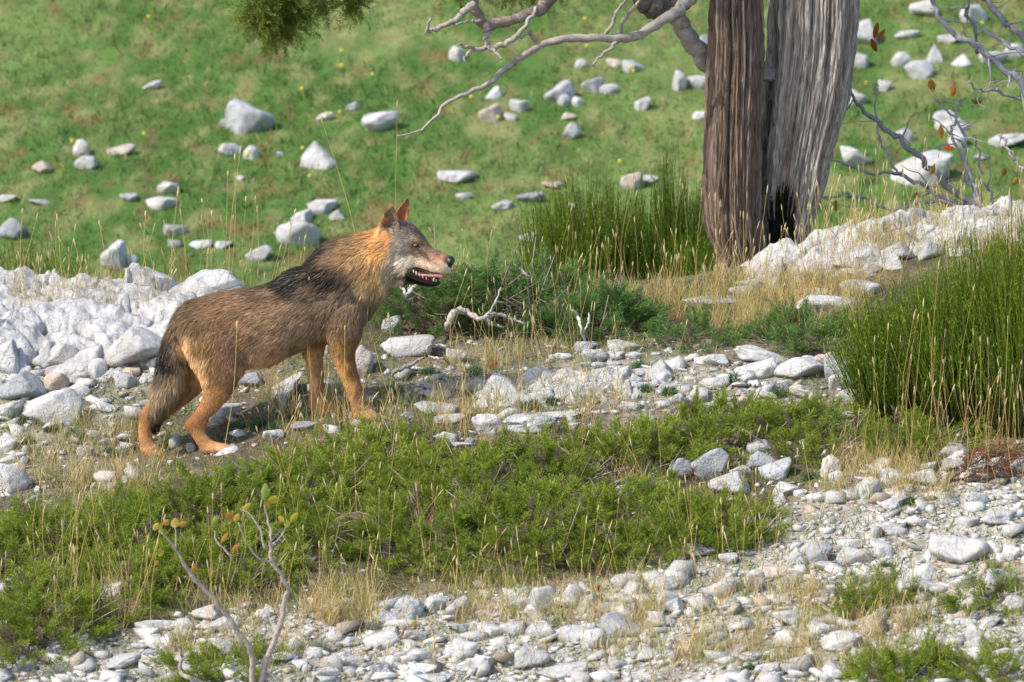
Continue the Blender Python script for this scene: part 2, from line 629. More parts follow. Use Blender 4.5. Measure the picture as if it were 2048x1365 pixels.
# centre x, centre y, width, height in photograph pixels, colour (w g b r), shape (a o s p r), tilt in degrees
MEADOW = [
 (500,238,92,74,'g','a',0),(452,246,24,18,'g','o',0),(305,172,42,15,'w','s',-18),(162,297,34,36,'w','o',0),(172,327,44,30,'w','o',0),(85,336,40,28,'b','a',0),
 (243,301,56,20,'b','s',-8),(461,300,46,26,'w','o',0),(502,308,32,30,'w','o',-30),(637,313,74,58,'w','p',0),(651,234,34,15,'w','s',-15),
 (763,245,74,42,'w','a',-12),(706,215,28,16,'g','s',-30),(337,378,42,26,'w','a',-10),(258,396,34,18,'w','a',0),(324,408,62,24,'w','s',-4),
 (351,460,46,24,'g','a',-5),(350,488,30,18,'g','a',0),(402,490,44,18,'w','s',-8),(447,491,34,15,'w','s',0),(226,513,52,62,'w','a',0),
 (262,519,28,18,'g','a',0),(521,509,54,30,'w','a',-15),(24,460,58,50,'g','a',-15),(14,397,44,13,'w','s',-5),(78,405,42,10,'w','s',0),
 (596,472,84,54,'w','a',0),(607,437,46,26,'w','s',-25),(647,415,60,26,'w','s',-5),(674,431,32,22,'w','o',0),(560,309,15,10,'w','a',0),
 (480,358,17,12,'w','o',0),(122,580,30,22,'w','a',0),(100,574,24,16,'w','a',0),(4,560,14,18,'w','a',0),
 (916,110,34,34,'w','o',0),(1162,129,26,22,'w','o',0),(1233,128,40,18,'b','s',15),(1264,136,44,22,'w','s',22),(987,187,36,28,'w','p',0),
 (980,228,46,40,'b','a',0),(1041,211,36,34,'w','a',-25),(1021,235,26,18,'w','a',0),(1119,187,60,42,'w','a',-10),(1127,202,26,24,'w','o',0),
 (1156,205,24,22,'w','o',0),(1185,171,42,32,'g','a',0),(1219,179,40,22,'w','o',10),(1288,211,36,24,'w','s',-20),(1144,264,36,38,'w','a',0),
 (1137,234,30,16,'b','a',0),(913,353,74,26,'w','s',0),(1264,364,46,38,'b','a',0),(1296,358,40,14,'w','s',5),(1062,396,54,20,'g','a',-6),
 (1005,412,44,16,'w','s',-8),(928,393,32,16,'w','a',-12),(1062,476,44,20,'w','s',-8),(1148,412,28,16,'w','a',0),(1106,370,44,13,'b','s',0),
 (1359,165,26,46,'w','a',8),(1399,168,48,32,'w','a',0),(1404,232,36,14,'w','s',0),(1411,81,36,24,'g','a',0),(1535,150,24,18,'w','a',0),
 (1728,68,60,58,'w','a',0),(1717,122,40,38,'w','a',0),(1850,19,60,38,'w','a',0),(1815,70,48,17,'w','s',-6),(1949,31,46,46,'w','a',-40),
 (1900,78,46,22,'w','a',0),(1803,120,40,32,'w','o',15),(1841,141,54,40,'w','a',-10),(1870,110,34,40,'w','p',0),(1925,122,42,26,'w','p',0),
 (1987,118,56,28,'w','a',0),(2030,104,46,32,'w','o',0),(1770,173,26,26,'w','a',0),(1714,196,44,32,'w','a',0),(1906,244,76,40,'w','p',0),
 (1914,281,34,38,'w','a',0),(2018,282,80,26,'w','s',-4),(1810,272,34,36,'w','a',-40),(1706,316,66,34,'w','s',20),(1845,341,120,60,'w','a',-14),
 (1962,315,30,14,'w','a',0),(1854,436,64,22,'w','s',0)]
NEAR = [
 # outcrop and blocks on the left of the wolf
 (412,590,160,92,'w','r',-16),
 (266,704,140,80,'w','a',-30),(196,740,36,44,'w','o',0),(252,762,42,44,'w','a',-40),(130,714,84,60,'w','a',0),(88,724,46,40,'w','a',0),(160,782,40,24,'w','a',0),(113,767,48,42,'b','a',0),(42,778,92,60,'g','a',-20),
 (22,823,58,38,'w','a',-20),(68,817,42,34,'b','a',-15),(112,823,112,66,'w','s',-24),(14,724,64,84,'w','a',0),(345,660,80,50,'w','a',-25),(10,889,44,30,'w','a',0),(20,876,28,18,'w','a',0),
 (22,960,66,68,'w','a',0),(26,920,60,24,'w','s',-15),(212,816,46,20,'w','s',8),(188,873,32,24,'w','a',0),(170,903,34,22,'w','a',0),(223,850,13,12,'w','a',0),
 (253,892,28,14,'w','a',0),(262,867,26,10,'w','s',0),(216,964,54,40,'b','r',0),(341,928,14,14,'w','a',0),(382,896,20,20,'w','o',0),(75,979,14,14,'w','o',0),(151,953,16,20,'w','a',0),
 (310,728,44,22,'w','s',-25),(290,806,20,12,'w','a',0),
 # between and behind the legs
 (448,828,74,34,'w','s',-8),(503,762,50,34,'g','a',0),(578,778,76,34,'w','s',-32),(566,806,20,36,'w','a',0),(651,699,20,28,'w','a',0),(727,724,38,64,'w','a',10),
 (609,852,54,16,'g','s',-5),(707,835,16,22,'g','a',0),(681,797,32,9,'w','s',0),(742,797,32,14,'w','a',-20),(744,823,20,18,'g','o',0),(548,872,44,22,'w','a',0),(478,868,40,20,'w','a',0),(555,793,24,14,'w','s',-20),(430,852,18,10,'w','a',0),
 # middle, in front of the dark juniper
 (783,651,40,40,'w','a',0),(818,694,106,42,'w','s',-10),(912,714,42,34,'w','a',0),(1071,753,76,44,'w','a',-14),(1009,779,98,50,'w','p',0),(947,774,62,22,'w','s',-14),
 (871,790,62,16,'w','s',-4),(872,818,84,26,'w','s',0),(899,838,62,16,'w','s',-6),(817,832,32,18,'w','a',10),(977,853,68,46,'w','r',0),(1056,846,104,34,'r','r',0),
 (1120,830,92,14,'r','s',0),(899,877,36,26,'w','a',0),(940,881,22,14,'g','a',0),(926,890,48,10,'w','s',0),(1158,597,62,22,'w','s',8),(1172,695,46,22,'g','s',0),
 (1190,715,54,30,'w','a',10),(1245,697,62,22,'w','s',8),(1234,711,36,14,'w','s',0),(1268,712,32,16,'w','s',0),(1197,732,28,14,'w','o',0),(1228,728,28,12,'w','a',0),(1172,730,24,12,'w','a',0),
 (1275,746,42,18,'w','s',0),(1320,753,42,32,'w','o',10),(1268,763,38,15,'w','s',0),(1213,780,30,20,'w','a',-15),(1235,772,16,16,'w','a',0),(1271,793,18,17,'w','o',0),
 (1172,790,28,12,'w','a',10),(1217,804,32,16,'w','a',15),(1271,814,42,16,'w','s',12),(1357,801,26,26,'w','a',-20),(1325,809,34,12,'w','s',0),(1141,763,18,12,'w','a',0),(1172,822,20,12,'w','a',0),
 (1248,817,26,12,'w','s',0),(1190,826,20,10,'w','a',0),
 # ridge behind, by the tree
 (1866,474,62,52,'w','a',0),(1932,462,92,32,'w','a',0),(1985,458,46,28,'w','a',0),(1862,503,50,40,'w','a',0),(1792,507,72,38,'w','a',-12),(1718,521,112,36,'w','s',-12),
 (1645,537,112,42,'w','s',-18),(1744,537,42,26,'w','a',0),(1566,543,54,24,'w','s',-30),(1506,570,62,24,'w','s',0),(1722,548,84,14,'w','s',0),(1485,586,50,28,'w','a',0),(1424,604,112,22,'w','s',0),
 (1628,587,92,20,'w','s',0),(1720,576,78,32,'w','a',0),(1646,622,136,56,'w','r',0),
 # block pile right of the middle
 (1524,712,110,26,'w','s',12),(1437,722,52,28,'w','a',10),(1404,721,30,18,'w','s',0),(1514,741,82,36,'w','a',-10),(1596,736,106,46,'w','a',-14),(1652,722,50,24,'b','a',0),(1676,741,56,46,'g','a',0),
 (1682,766,48,42,'w','a',0),(1430,767,58,26,'w','s',-15),(1510,768,26,16,'w','a',0),(1567,771,28,20,'w','a',0),(1613,788,64,28,'w','s',12),(1539,791,46,14,'w','s',14),(1699,792,46,28,'g','a',-20),
 (1448,800,32,14,'w','a',0),(1494,786,20,14,'w','a',0),(1358,826,20,14,'w','a',0),(1424,811,34,10,'w','s',0),(1382,798,18,14,'w','a',0),
 # grey blocks in the green mat
 (1421,930,72,58,'g','a',-10),(1362,939,62,50,'g','a',0),(1524,925,62,38,'g','a',10),(1556,941,66,42,'g','a',-28),(1461,970,84,46,'w','a',0),(1481,946,42,24,'w','a',0),
 (1662,934,42,46,'w','r',0),(1675,956,32,28,'w','r',0),(1574,982,50,26,'w','a',0),(1561,996,30,34,'w','p',0),(1601,987,28,16,'w','a',0),(955,1016,30,28,'g','p',0),(1255,979,44,24,'g','s',-20),(1197,982,32,14,'g','a',0),
 # right-hand scree
 (1736,979,56,42,'w','o',-15),(1793,956,60,34,'w','a',0),(1850,958,72,36,'w','a',0),(1744,935,28,14,'w','a',0),(1908,901,58,28,'w','o',0),(1904,930,52,24,'w','a',0),(1961,974,28,18,'w','a',0),(2000,990,34,22,'w','a',0),
 (1787,1060,52,28,'w','a',12),(1791,1008,58,18,'w','s',-12),(1844,1015,28,20,'w','a',0),(1958,998,36,30,'w','a',0),(1939,1044,42,26,'w','a',-20),(1997,1036,76,24,'w','s',-8),(1919,1101,116,58,'w','s',14),(1862,1109,34,40,'w','p',0),
 (1993,1097,42,28,'w','a',0),(2024,1108,34,36,'w','a',0),(1703,1090,56,28,'w','a',-10),(1638,1105,50,46,'g','a',0),(1596,1116,46,40,'w','p',0),(1763,1104,62,34,'w','s',24),(1710,1119,72,40,'w','a',0),(1657,1135,52,20,'w','s',12),
 (1848,1148,72,42,'w','o',0),(1457,1119,38,26,'w','a',0),(1400,1101,62,20,'g','s',8),(1549,1144,72,22,'b','s',-6),(1513,1165,38,48,'w','a',0),(1457,1169,42,28,'w','a',0),(1578,1165,28,26,'w','a',0),(1724,1165,48,32,'g','a',0),
 (1840,1180,84,28,'w','a',0),(1936,1164,62,34,'w','a',0),(1990,1162,84,54,'w','a',0),(1641,1206,34,22,'w','a',0),(1585,1236,72,28,'w','s',4),(1645,1257,54,30,'w','a',0),(1684,1283,84,32,'w','a',-6),(1435,1258,30,28,'w','o',0),
 (1435,1275,34,20,'w','o',0),(1386,1303,56,24,'b','s',0),(1510,1311,52,16,'w','s',0),(1560,1304,34,16,'b','s',0),(1535,1339,52,28,'w','a',0),(1954,1279,46,54,'w','p',0),(1883,1290,42,34,'w','a',-40),(1933,1246,46,18,'w','s',10),(1980,1246,44,16,'w','s',-12),
 (1856,1268,52,22,'w','a',-20),(2042,1314,34,36,'w','o',0),(1673,1346,54,30,'w','a',0),(1783,1332,22,22,'w','a',0),(1403,1205,52,42,'w','a',0),(2032,1208,42,34,'w','a',0),(1460,1215,44,26,'w','a',0),(1350,1215,40,36,'w','a',0),
 # lower middle
 (817,1219,56,52,'r','r',0),(870,1211,46,40,'w','r',0),(916,1217,52,40,'w','a',0),(1090,1201,64,56,'w','o',0),(1044,1212,52,34,'w','a',0),(1147,1196,46,46,'w','s',-45),(1185,1203,46,38,'w','o',0),(1252,1165,56,32,'w','o',0),(1273,1184,46,42,'w','o',0),
 (1334,1169,82,34,'w','r',0),(1339,1203,56,40,'w','o',20),(1232,1219,78,26,'w','a',0),(1262,1222,40,30,'g','a',0),(783,1265,38,28,'w','a',20),(757,1277,40,14,'w','s',0),(705,1285,44,20,'w','a',0),(771,1236,54,22,'w','s',8),(830,1273,44,22,'w','a',10),(812,1286,20,16,'w','a',0),
 (924,1302,64,36,'w','a',-14),(986,1260,58,30,'w','a',0),(1024,1260,46,34,'w','a',0),(1083,1260,62,34,'w','o',0),(1148,1273,68,40,'w','o',0),(1248,1256,94,40,'g','a',8),(1186,1281,60,50,'w','a',-35),(914,1256,46,14,'w','s',10),(1062,1318,72,44,'w','a',0),(946,1331,84,26,'w','s',-12),
 (846,1339,58,26,'w','a',0),(767,1343,46,34,'r','r',0),(705,1327,48,30,'w','a',0),(800,1314,24,18,'w','a',0),(1128,1343,94,26,'w','s',-12),(1235,1327,38,24,'w','a',0),(1297,1310,54,28,'w','a',0),(1327,1319,36,22,'w','a',0),(862,1358,84,16,'w','s',0),(1322,1244,54,18,'w','s',0),
 # lower left
 (212,1187,78,30,'w','s',-26),(366,1144,26,18,'w','a',0),(416,1229,62,34,'w','a',0),(441,1250,78,26,'w','a',-8),(316,1254,88,24,'w','s',-4),(306,1268,62,14,'g','s',0),(444,1297,70,32,'w','r',0),(588,1290,28,32,'w','o',10),(380,1332,78,24,'w','o',0),
 (131,1322,74,18,'w','s',14),(249,1325,72,26,'w','a',-16),(302,1311,34,22,'g','a',0),(50,1333,44,22,'g','a',0),(679,1320,54,30,'w','a',0),(600,1329,32,22,'w','a',0),(650,1350,50,24,'w','a',0),(679,1265,40,22,'w','a',0),(540,1300,40,24,'w','a',0)]

ANCH_M = [('the notched grey boulder', 500, 238), ('the white peaked stone', 637, 313), ('the hanging green foliage', 560, 60), ('the round white stone', 916, 110), ('the drooping dead branch tip', 800, 272),
          ('the long white block', 913, 353), ('the stone heap behind the branch', 1125, 190), ('the left tree trunk', 1418, 200), ('the right tree trunk', 1690, 150), ('the big slanting boulder', 1845, 341),
          ('the right picture edge', 2048, 180), ('the wolf ears', 800, 405), ('the wolf shoulder hump', 590, 525), ('the left picture edge', 0, 430), ('the upper right corner', 2048, 0), ('the background broom', 1200, 420)]
ANCH_N = [('the wolf tail', 300, 760), ('the wolf hind paw', 430, 905), ('the wolf front paw', 735, 838), ('the wolf belly', 560, 740), ('the left picture edge', 0, 760), ('the wolf rump', 350, 620),
          ('the forked white driftwood', 960, 640), ('the dark juniper mound', 1160, 650), ('the pointed middle block', 1009, 779), ('the black pitted ledge', 1056, 846), ('the broom at right', 1760, 760), ('the tree foot', 1520, 540),
          ('the far right ridge end', 1950, 455), ('the pale grassy boulder', 1646, 622), ('the largest pile block', 1596, 736), ('the grey split blocks', 1480, 935), ('the rough white upright stone', 1662, 934), ('the red dead sprig', 1960, 920),
          ('the broad slanted slab', 1919, 1101), ('the striped grey block', 1638, 1105), ('the small green clump in the scree', 1720, 1220), ('the white triangle stone', 1954, 1279), ('the lower right corner', 2048, 1365), ('the buff flat stone', 1386, 1303),
          ('the big domed stone', 1090, 1201), ('the pitted grey stone', 817, 1219), ('the sapling foot', 505, 1350), ('the lower left corner', 0, 1365), ('the twig bundle', 705, 1075), ('the bottom picture edge', 1150, 1365), ('the long ledge stone', 1334, 1169),
          ('the sapling bend', 578, 1180), ('the leaning white slab', 112, 823), ('the jutting rock pile centre', 1235, 711), ('the small blue-grey stone heap', 1217, 800), ('the smooth ledge slab', 1148, 1273), ('the sloping grey slab', 1248, 1256)]
HAND = {(500, 238): 'large notched grey boulder standing on the green meadow', (637, 313): 'white peaked triangular stone on the green meadow', (916, 110): 'round white stone under the dead branch fork', (913, 353): 'long white block lying level on the meadow above the muzzle',
        (1845, 341): 'largest slanting white boulder behind the bare twigs', (412, 590): 'big pale boulder directly behind the wolf rump', (1919, 1101): 'broad slanted white slab in the right scree', (1638, 1105): 'striped grey upright block at the edge of the green mat',
        (1954, 1279): 'white triangle stone standing on its edge near the lower right corner', (1386, 1303): 'buff brown flat stone with a sawn looking edge in the scree', (1090, 1201): 'big domed white stone against the lower edge of the green mat', (817, 1219): 'pitted dark streaked stone below the green mat',
        (1334, 1169): 'long rough ledge stone under the green mat', (112, 823): 'long leaning white slab near the left edge', (1662, 934): 'rough white upright stone alone in the dry grass', (1646, 622): 'broad pale boulder half hidden by dry grass beside the broom', (1009, 779): 'white pointed block with flat base in front of the juniper mound',
        (1056, 846): 'low ledge speckled with black lichen above the green mat', (1596, 736): 'largest smooth block of the pile left of the broom', (818, 694): 'long smooth boulder with a dark hollow end below the wolf throat', (727, 724): 'tall narrow stone just in front of the wolf foreleg'}
ORD = ['nearest', 'second', 'third', 'fourth', 'fifth', 'sixth', 'seventh', 'eighth', 'ninth', 'tenth', 'eleventh', 'twelfth', 'thirteenth', 'fourteenth', 'fifteenth', 'sixteenth']


def rock_labels(rows, anchors, where):
    out, slots = {}, {}
    for i, (cx, cy, w, h, c, s, t) in enumerate(rows):
        if (cx, cy) in HAND:
            out[i] = HAND[(cx, cy)]
            continue
        nm, ax, ay = min((a for a in anchors if (a[1], a[2]) != (cx, cy)), key=lambda a: (a[1] - cx) ** 2 + (a[2] - cy) ** 2)
        dx, dy = cx - ax, cy - ay
        d = ('right of' if dx > 0 else 'left of') if abs(dx) > abs(dy) else ('below' if dy > 0 else 'above')
        slots.setdefault((nm, d), []).append((dx * dx + dy * dy, i))
    for (nm, d), L in slots.items():
        L.sort()
        for k, (_, i) in enumerate(L):
            cx, cy, w, h, c, s, t = rows[i]
            size = 'tiny' if w < 24 else 'small' if w < 44 else 'medium' if w < 75 else 'large'
            colour = {'w': 'white', 'g': 'grey', 'b': 'buff', 'r': 'black speckled'}[c]
            shape = {'a': 'angular', 'o': 'rounded', 's': 'flat', 'p': 'peaked', 'r': 'rough'}[s]
            rank = ORD[k] + (' one' if k == 0 else ' one') if len(L) > 1 else ''
            out[i] = ' '.join(f'{size} {colour} {shape} {where}, {rank} {d} {nm}'.replace(' ,', ',').split())
    return out


def place_rock(cx, cy, w, h, c, s, t, label, group, cat='rock', name='limestone_rock'):
    G = ground_at(cx, cy + 0.30 * h)
    k = ppm(G)
    rx, rz = 0.54 * w / k, 0.62 * h / k
    ry = max(min(rx * random.uniform(0.65, 0.95), rz * 2.4), rz * 0.7)
    me = random.choice(ROCKLIB[s])
    o = bpy.data.objects.new(name, me)
    o.location = (G[0], G[1] + ry * 0.25, G[2] + 0.2 * h / k)
    o.scale = (rx * random.choice((-1, 1)), ry, rz)
    o.rotation_euler = (random.uniform(-.12, .12), math.radians(t) + random.uniform(-.05, .05), random.uniform(-.25, .25))
    COL.objects.link(o)
    if c != 'w':
        o.material_slots[0].link = 'OBJECT'
        o.material_slots[0].material = ROCKMAT[c]
    tag(o, label, cat, group)
    return o


# fractured bedrock: one jagged block field each, rising out of the slope
def outcrop(x0, x1, y0, y1, cells, hgt, seed, label, front=.35, nx_=230, ny_=110):
    r = np.random.default_rng(seed)
    gx_, gy_ = np.meshgrid(np.linspace(x0, x1, nx_), np.linspace(y0, y1, ny_))
    x, y = gx_.ravel(), gy_.ravel()
    S = np.stack([r.uniform(x0, x1, cells), r.uniform(y0, y1, cells)], 1)
    wx = x + .05 * (fbm(x * 9 + seed, y * 9, 2) - .5)
    wy = y + .05 * (fbm(x * 9 + 40, y * 9 + seed, 2) - .5)
    d = np.sqrt((wx[:, None] - S[None, :, 0]) ** 2 + ((wy[:, None] - S[None, :, 1]) * 1.25) ** 2)
    o_ = np.argsort(d, 1)[:, :2]
    d1, d2 = np.take_along_axis(d, o_, 1).T
    c = o_[:, 0]
    lev, tx, ty = r.uniform(.25, 1, cells), r.normal(0, .16, cells), r.normal(.02, .14, cells)
    u, v = (x - x0) / (x1 - x0), (y - y0) / (y1 - y0)
    env = np.clip(np.minimum(u, 1 - u) * 7, 0, 1) * np.clip(v / front, 0, 1) * np.clip((1 - v) * 5, 0, 1)
    env = np.clip(env * 1.5 - .75 * fbm(x * 3.1 + seed, y * 3.1, 3), -.3, 1)
    h = hgt * lev[c] * env + (tx[c] * (x - S[c, 0]) + ty[c] * (y - S[c, 1])) * np.clip(env * 2, 0, 1)
    crack = np.clip((d2 - d1) / .02, 0, 1)
    h = h - (1 - crack) * .035 + .085 * (fbm(x * 14, y * 14 + seed, 4) - .5) * np.clip(env * 3, 0, 1)
    h = np.where(env <= 0, -.05, h) - .012
    z = terrain(x, y) + h
    G = np.array([(x0 + x1) / 2, (y0 + y1) / 2, 0])
    G[2] = float(terrain(G[0], G[1]))
    ii_ = np.arange(nx_ * ny_).reshape(ny_, nx_)
    F = np.stack([ii_[:-1, :-1].ravel(), ii_[:-1, 1:].ravel(), ii_[1:, 1:].ravel(), ii_[1:, :-1].ravel()], 1)
    keep = (h[F] > -.06).any(1)
    o = link('bedrock_outcrop', mesh_np('bedrock_outcrop', np.stack([x, y, z], 1) - G, F[keep], None, False), M_ROCK, None, tuple(G))
    return tag(o, label, 'rock outcrop')


outcrop(-2.95, -1.45, 30.2, 31.75, 58, .15, 5, 'cracked white bedrock outcrop on the ridge left of the wolf')
outcrop(1.05, 2.75, 30.95, 31.9, 34, .12, 9, 'low white bedrock ledge along the ridge right of the tree', .5)
outcrop(-.25, .85, 29.55, 30.0, 30, .07, 12, 'flat broken bedrock strip above the green mat in the middle', .5)
ROCKPOS = []
lab = rock_labels(MEADOW, ANCH_M, 'meadow stone')
for i, r_ in enumerate(MEADOW):
    ROCKPOS.append(place_rock(*r_, lab[i], 'white stones scattered over the green meadow', name='meadow_stone', cat='stone'))
lab = rock_labels(NEAR, ANCH_N, 'limestone rock')
for i, r_ in enumerate(NEAR):
    ROCKPOS.append(place_rock(*r_, lab[i], 'limestone rocks on the near slope'))

# loose rubble too fine to count: one object, made of angular chips
def chip(seed, npt):
    r = np.random.default_rng(seed)
    bm = bmesh.new()
    for p in r.uniform(-1, 1, (npt, 3)):
        bm.verts.new(p / max(1, np.linalg.norm(p) / 1.15))
    res = bmesh.ops.convex_hull(bm, input=list(bm.verts))
    bmesh.ops.delete(bm, geom=[g for g in res['geom_interior'] if isinstance(g, bmesh.types.BMVert)], context='VERTS')
    bmesh.ops.triangulate(bm, faces=list(bm.faces))
    bm.verts.index_update()
    V = np.array([v.co[:] for v in bm.verts])
    F = np.array([[v.index for v in f.verts] for f in bm.faces])
    bm.free()
    lo, hi = V.min(0), V.max(0)
    return (V - (lo + hi) / 2) / ((hi - lo) / 2), F


CHIPS = [chip(500 + i, 11 + i % 7) for i in range(26)]


def rubble(bag, n, lo, hi, power, base=0.10):
    u = rng.uniform(-700, 2750, n * 6)
    v = rng.uniform(600, 1560, n * 6)
    d = scree_density(u, v) * np.clip(fbm(u / 90, v / 45, 3) * 2.2 - 0.35, 0.05, 1) + base
    keep = rng.random(len(u)) < d
    u, v = u[keep][:n], v[keep][:n]
    P = ground_many(u, v)
    ok = P[:, 1] < 32.2
    P = P[ok]
    m = len(P)
    size = (lo + (hi - lo) * rng.random(m) ** power) / 425 / 2
    sc = np.stack([size * rng.uniform(.8, 1.25, m), size * rng.uniform(.7, 1.1, m), size * rng.uniform(.2, .6, m)], 1)
    P[:, 2] += sc[:, 2] * 0.25
    g = rng.random((m, 1))
    w = (rng.random((m, 1)) < 0.14)
    c = srgb('#d0cec9') * (1 - g * 0.7) + srgb('#8c8a88') * g * 0.7
    c = np.where(w, srgb('#a89a8a')[None] * (0.7 + 0.5 * g), c)
    which = rng.integers(0, len(CHIPS), m)
    a, t = rng.uniform(0, 6.28, m), rng.normal(0, .4, m)
    for ci, (CV, CF) in enumerate(CHIPS):
        k = np.where(which == ci)[0]
        V = CV[None] * sc[k][:, None, :]
        x, y, z = V[..., 0], V[..., 1], V[..., 2]
        ca, sa, ct, st = [f(q[k])[:, None] for q in (a, t) for f in (np.cos, np.sin)]
        x, z = x * ct + z * st, -x * st + z * ct
        x, y = x * ca - y * sa, x * sa + y * ca
        V = np.stack([x, y, z], 2) + P[k][:, None, :]
        F = (CF[None] + (np.arange(len(k)) * len(CV))[:, None, None]).reshape(-1, 3)
        bag.add(V.reshape(-1, 3), F, np.repeat(c[k], len(CV), 0))


bag = Bag()
rubble(bag, 2100, 18, 60, 1.5, 0.02)
rubble(bag, 17000, 5, 22, 1.7, 0.11)
M_RUBBLE = mat_attr('limestone_rubble', rough=0.9, spec=0.2, bump=0.6, bscale=120, noise_amt=0.22, nscale=90)
scree = link('scree', bag.mesh('scree'), M_RUBBLE)
tag(scree, 'loose white limestone rubble strewn over the near slope', 'rubble', kind='stuff')
# ---------------------------------------------------------------- juniper tree with two trunks
YT = 32.0
TG = float(terrain(on_plane(1500, 560, YT)[0], YT))
tree = empty('juniper_tree', (float(on_plane(1510, 560, YT)[0]), YT, TG), 'old twin trunked juniper tree with stringy grey brown bark on the ridge', 'tree')
TOFF = np.array(tree.location)


def trunk_mesh(edges, ydepth, yoff, c_hi, c_lo, seed, lobes=0.0, blotch=None):
    """edges: (y pixel, left x, right x); a furrowed, fibrous column"""
    E = smooth_path(np.array(edges, float), 24)
    nA = 360
    ang = np.linspace(0, 2 * math.pi, nA, endpoint=False)
    V, C = [], []
    for py, xl, xr in E:
        a, b = on_plane(xl, py, YT + yoff), on_plane(xr, py, YT + yoff)
        c, r = (a + b) / 2, (b[0] - a[0]) / 2
        z = c[2]
        tw = ang + 0.12 * z
        lobe = 1 + lobes * (np.cos(2 * tw + 0.8) * 0.5 + np.cos(5 * tw + seed) * 0.25 + np.cos(9 * tw + 2 * seed) * 0.15)
        n1 = vnoise(tw * 9 + seed * 7, z * 0.9 + 3)
        n2 = vnoise(tw * 38 + seed * 3 + .5 * vnoise(tw * 3, z * 2), z * 4.5 + 11)
        n3 = vnoise(tw * 41 / 0.53 + seed, z * 13)
        rid = 0.03 * (n1 - 0.5) + 0.022 * (n2 - 0.5) + 0.014 * (n3 - 0.5)
        rr = r * lobe + rid
        V.append(np.stack([c[0] + np.cos(ang) * rr, c[1] + np.sin(ang) * rr * ydepth, np.full(nA, z)], 1))
        f = np.clip(0.55 + (n2 - 0.5) * 0.7 + (n1 - 0.5) * 0.4 + (n3 - .5) * .6, 0, 1)[:, None]
        col = c_lo * (1 - f) + c_hi * f
        col = col * (.72 + .56 * vnoise(tw * 16 + seed * 5, z * 1.5))[:, None]
        warm = np.clip((vnoise(tw * 5 + seed * 2, z * 0.7) - 0.5) * 3, 0, 0.5)[:, None]
        col = col * (1 - warm) + srgb('#75604f') * warm
        if blotch is not None:
            P = V[-1]
            uv = project(P)
            d = ((uv[:, 0] - blotch[0]) / blotch[2]) ** 2 + ((uv[:, 1] - blotch[1]) / blotch[3]) ** 2
            edge = 0.9 + 1.8 * (vnoise(tw * 34, z * 2) - 0.5)
            m = ((d < edge) & (P[:, 1] < c[1]))[:, None]
            col = np.where(m, srgb('#1d1c16'), col)  # ragged black blotch coloured onto the bark
        C.append(col)
    n = len(E)
    V, C = np.concatenate(V), np.concatenate(C)
    F = []
    for i in range(n - 1):
        j = np.arange(nA)
        k = (j + 1) % nA
        F.append(np.stack([i * nA + j, i * nA + k, (i + 1) * nA + k, (i + 1) * nA + j], 1))
    return mesh_np('trunk', V - TOFF, np.concatenate(F)[:, ::-1], C, True)


t1 = link('trunk', trunk_mesh([(-1300, 1455, 1505), (-900, 1448, 1512), (-500, 1440, 1518), (-200, 1432, 1522), (0, 1427, 1522), (100, 1423, 1526), (200, 1418, 1522), (300, 1414, 1519), (400, 1411, 1518), (455, 1417, 1517), (500, 1436, 1518), (550, 1450, 1520), (640, 1446, 1528)],
    0.9, -0.05, srgb('#8f7d70'), srgb('#4d4038'), 1.0, 0.07), M_BARK, tree)
tag(t1, 'straight reddish brown left trunk')
t2 = link('trunk', trunk_mesh([(-1300, 1640, 1760), (-900, 1610, 1745), (-500, 1580, 1730), (-200, 1562, 1720), (0, 1548, 1713), (100, 1545, 1705), (200, 1531, 1690), (300, 1521, 1662), (400, 1517, 1636), (455, 1526, 1618), (520, 1534, 1600), (570, 1536, 1594), (640, 1530, 1600)],
    0.85, 0.12, srgb('#b8afa5'), srgb('#6f665e'), 4.0, 0.13, blotch=(1562, 448, 26, 76)), M_BARK, tree)
tag(t2, 'thick grey right trunk leaning right with a black blotch at its foot')
BARKC = srgb('#857568')


def limb(pix, radpx, Y0, Y1, name, parent, col, mat=M_WOOD, off=TOFF, n=8, twigs=0, seed=0, m=6, jit=0.25, wig=0.012):
    """a branch through photograph points, its depth running from Y0 to Y1"""
    ys = np.linspace(Y0, Y1, len(pix))
    P = np.array([on_plane(p[0], p[1], y) for p, y in zip(pix, ys)])
    P = smooth_path(P, m)
    P += (np.array([fbm(np.arange(len(P)) * 0.7 + 9 * k + seed, np.full(len(P), seed * 3.1 + k), 2) for k in range(3)]).T - 0.5) * wig * 2
    k = FPX / (0.5 * (Y0 + Y1))
    R = np.interp(np.linspace(0, 1, len(P)), np.linspace(0, 1, len(radpx)), radpx) / k
    V, F = tube(P, R, n, jit)
    cc = col * (0.75 + 0.5 * vnoise(np.arange(len(V)) * 0.9, np.full(len(V), seed + 1.0)))[:, None]
    bg_ = Bag()
    bg_.add(V - off, F, cc)
    r = np.random.default_rng(seed + 50)
    for _ in range(twigs):
        i = r.integers(len(P) // 4, len(P))
        L = r.uniform(0.08, 0.3)
        d = r.normal(size=3)
        d[2] -= 0.1
        d /= np.linalg.norm(d)
        q = [P[i]]
        for s in range(4):
            d = d + r.normal(size=3) * 0.3
            d /= np.linalg.norm(d)
            q.append(q[-1] + d * L / 4)
        V, F = tube(q, np.linspace(R[i] * 0.5, 0.0012, 5), 4)
        bg_.add(V - off, F, col)
    o = link(name, bg_.mesh(name, True), mat, parent)
    return o


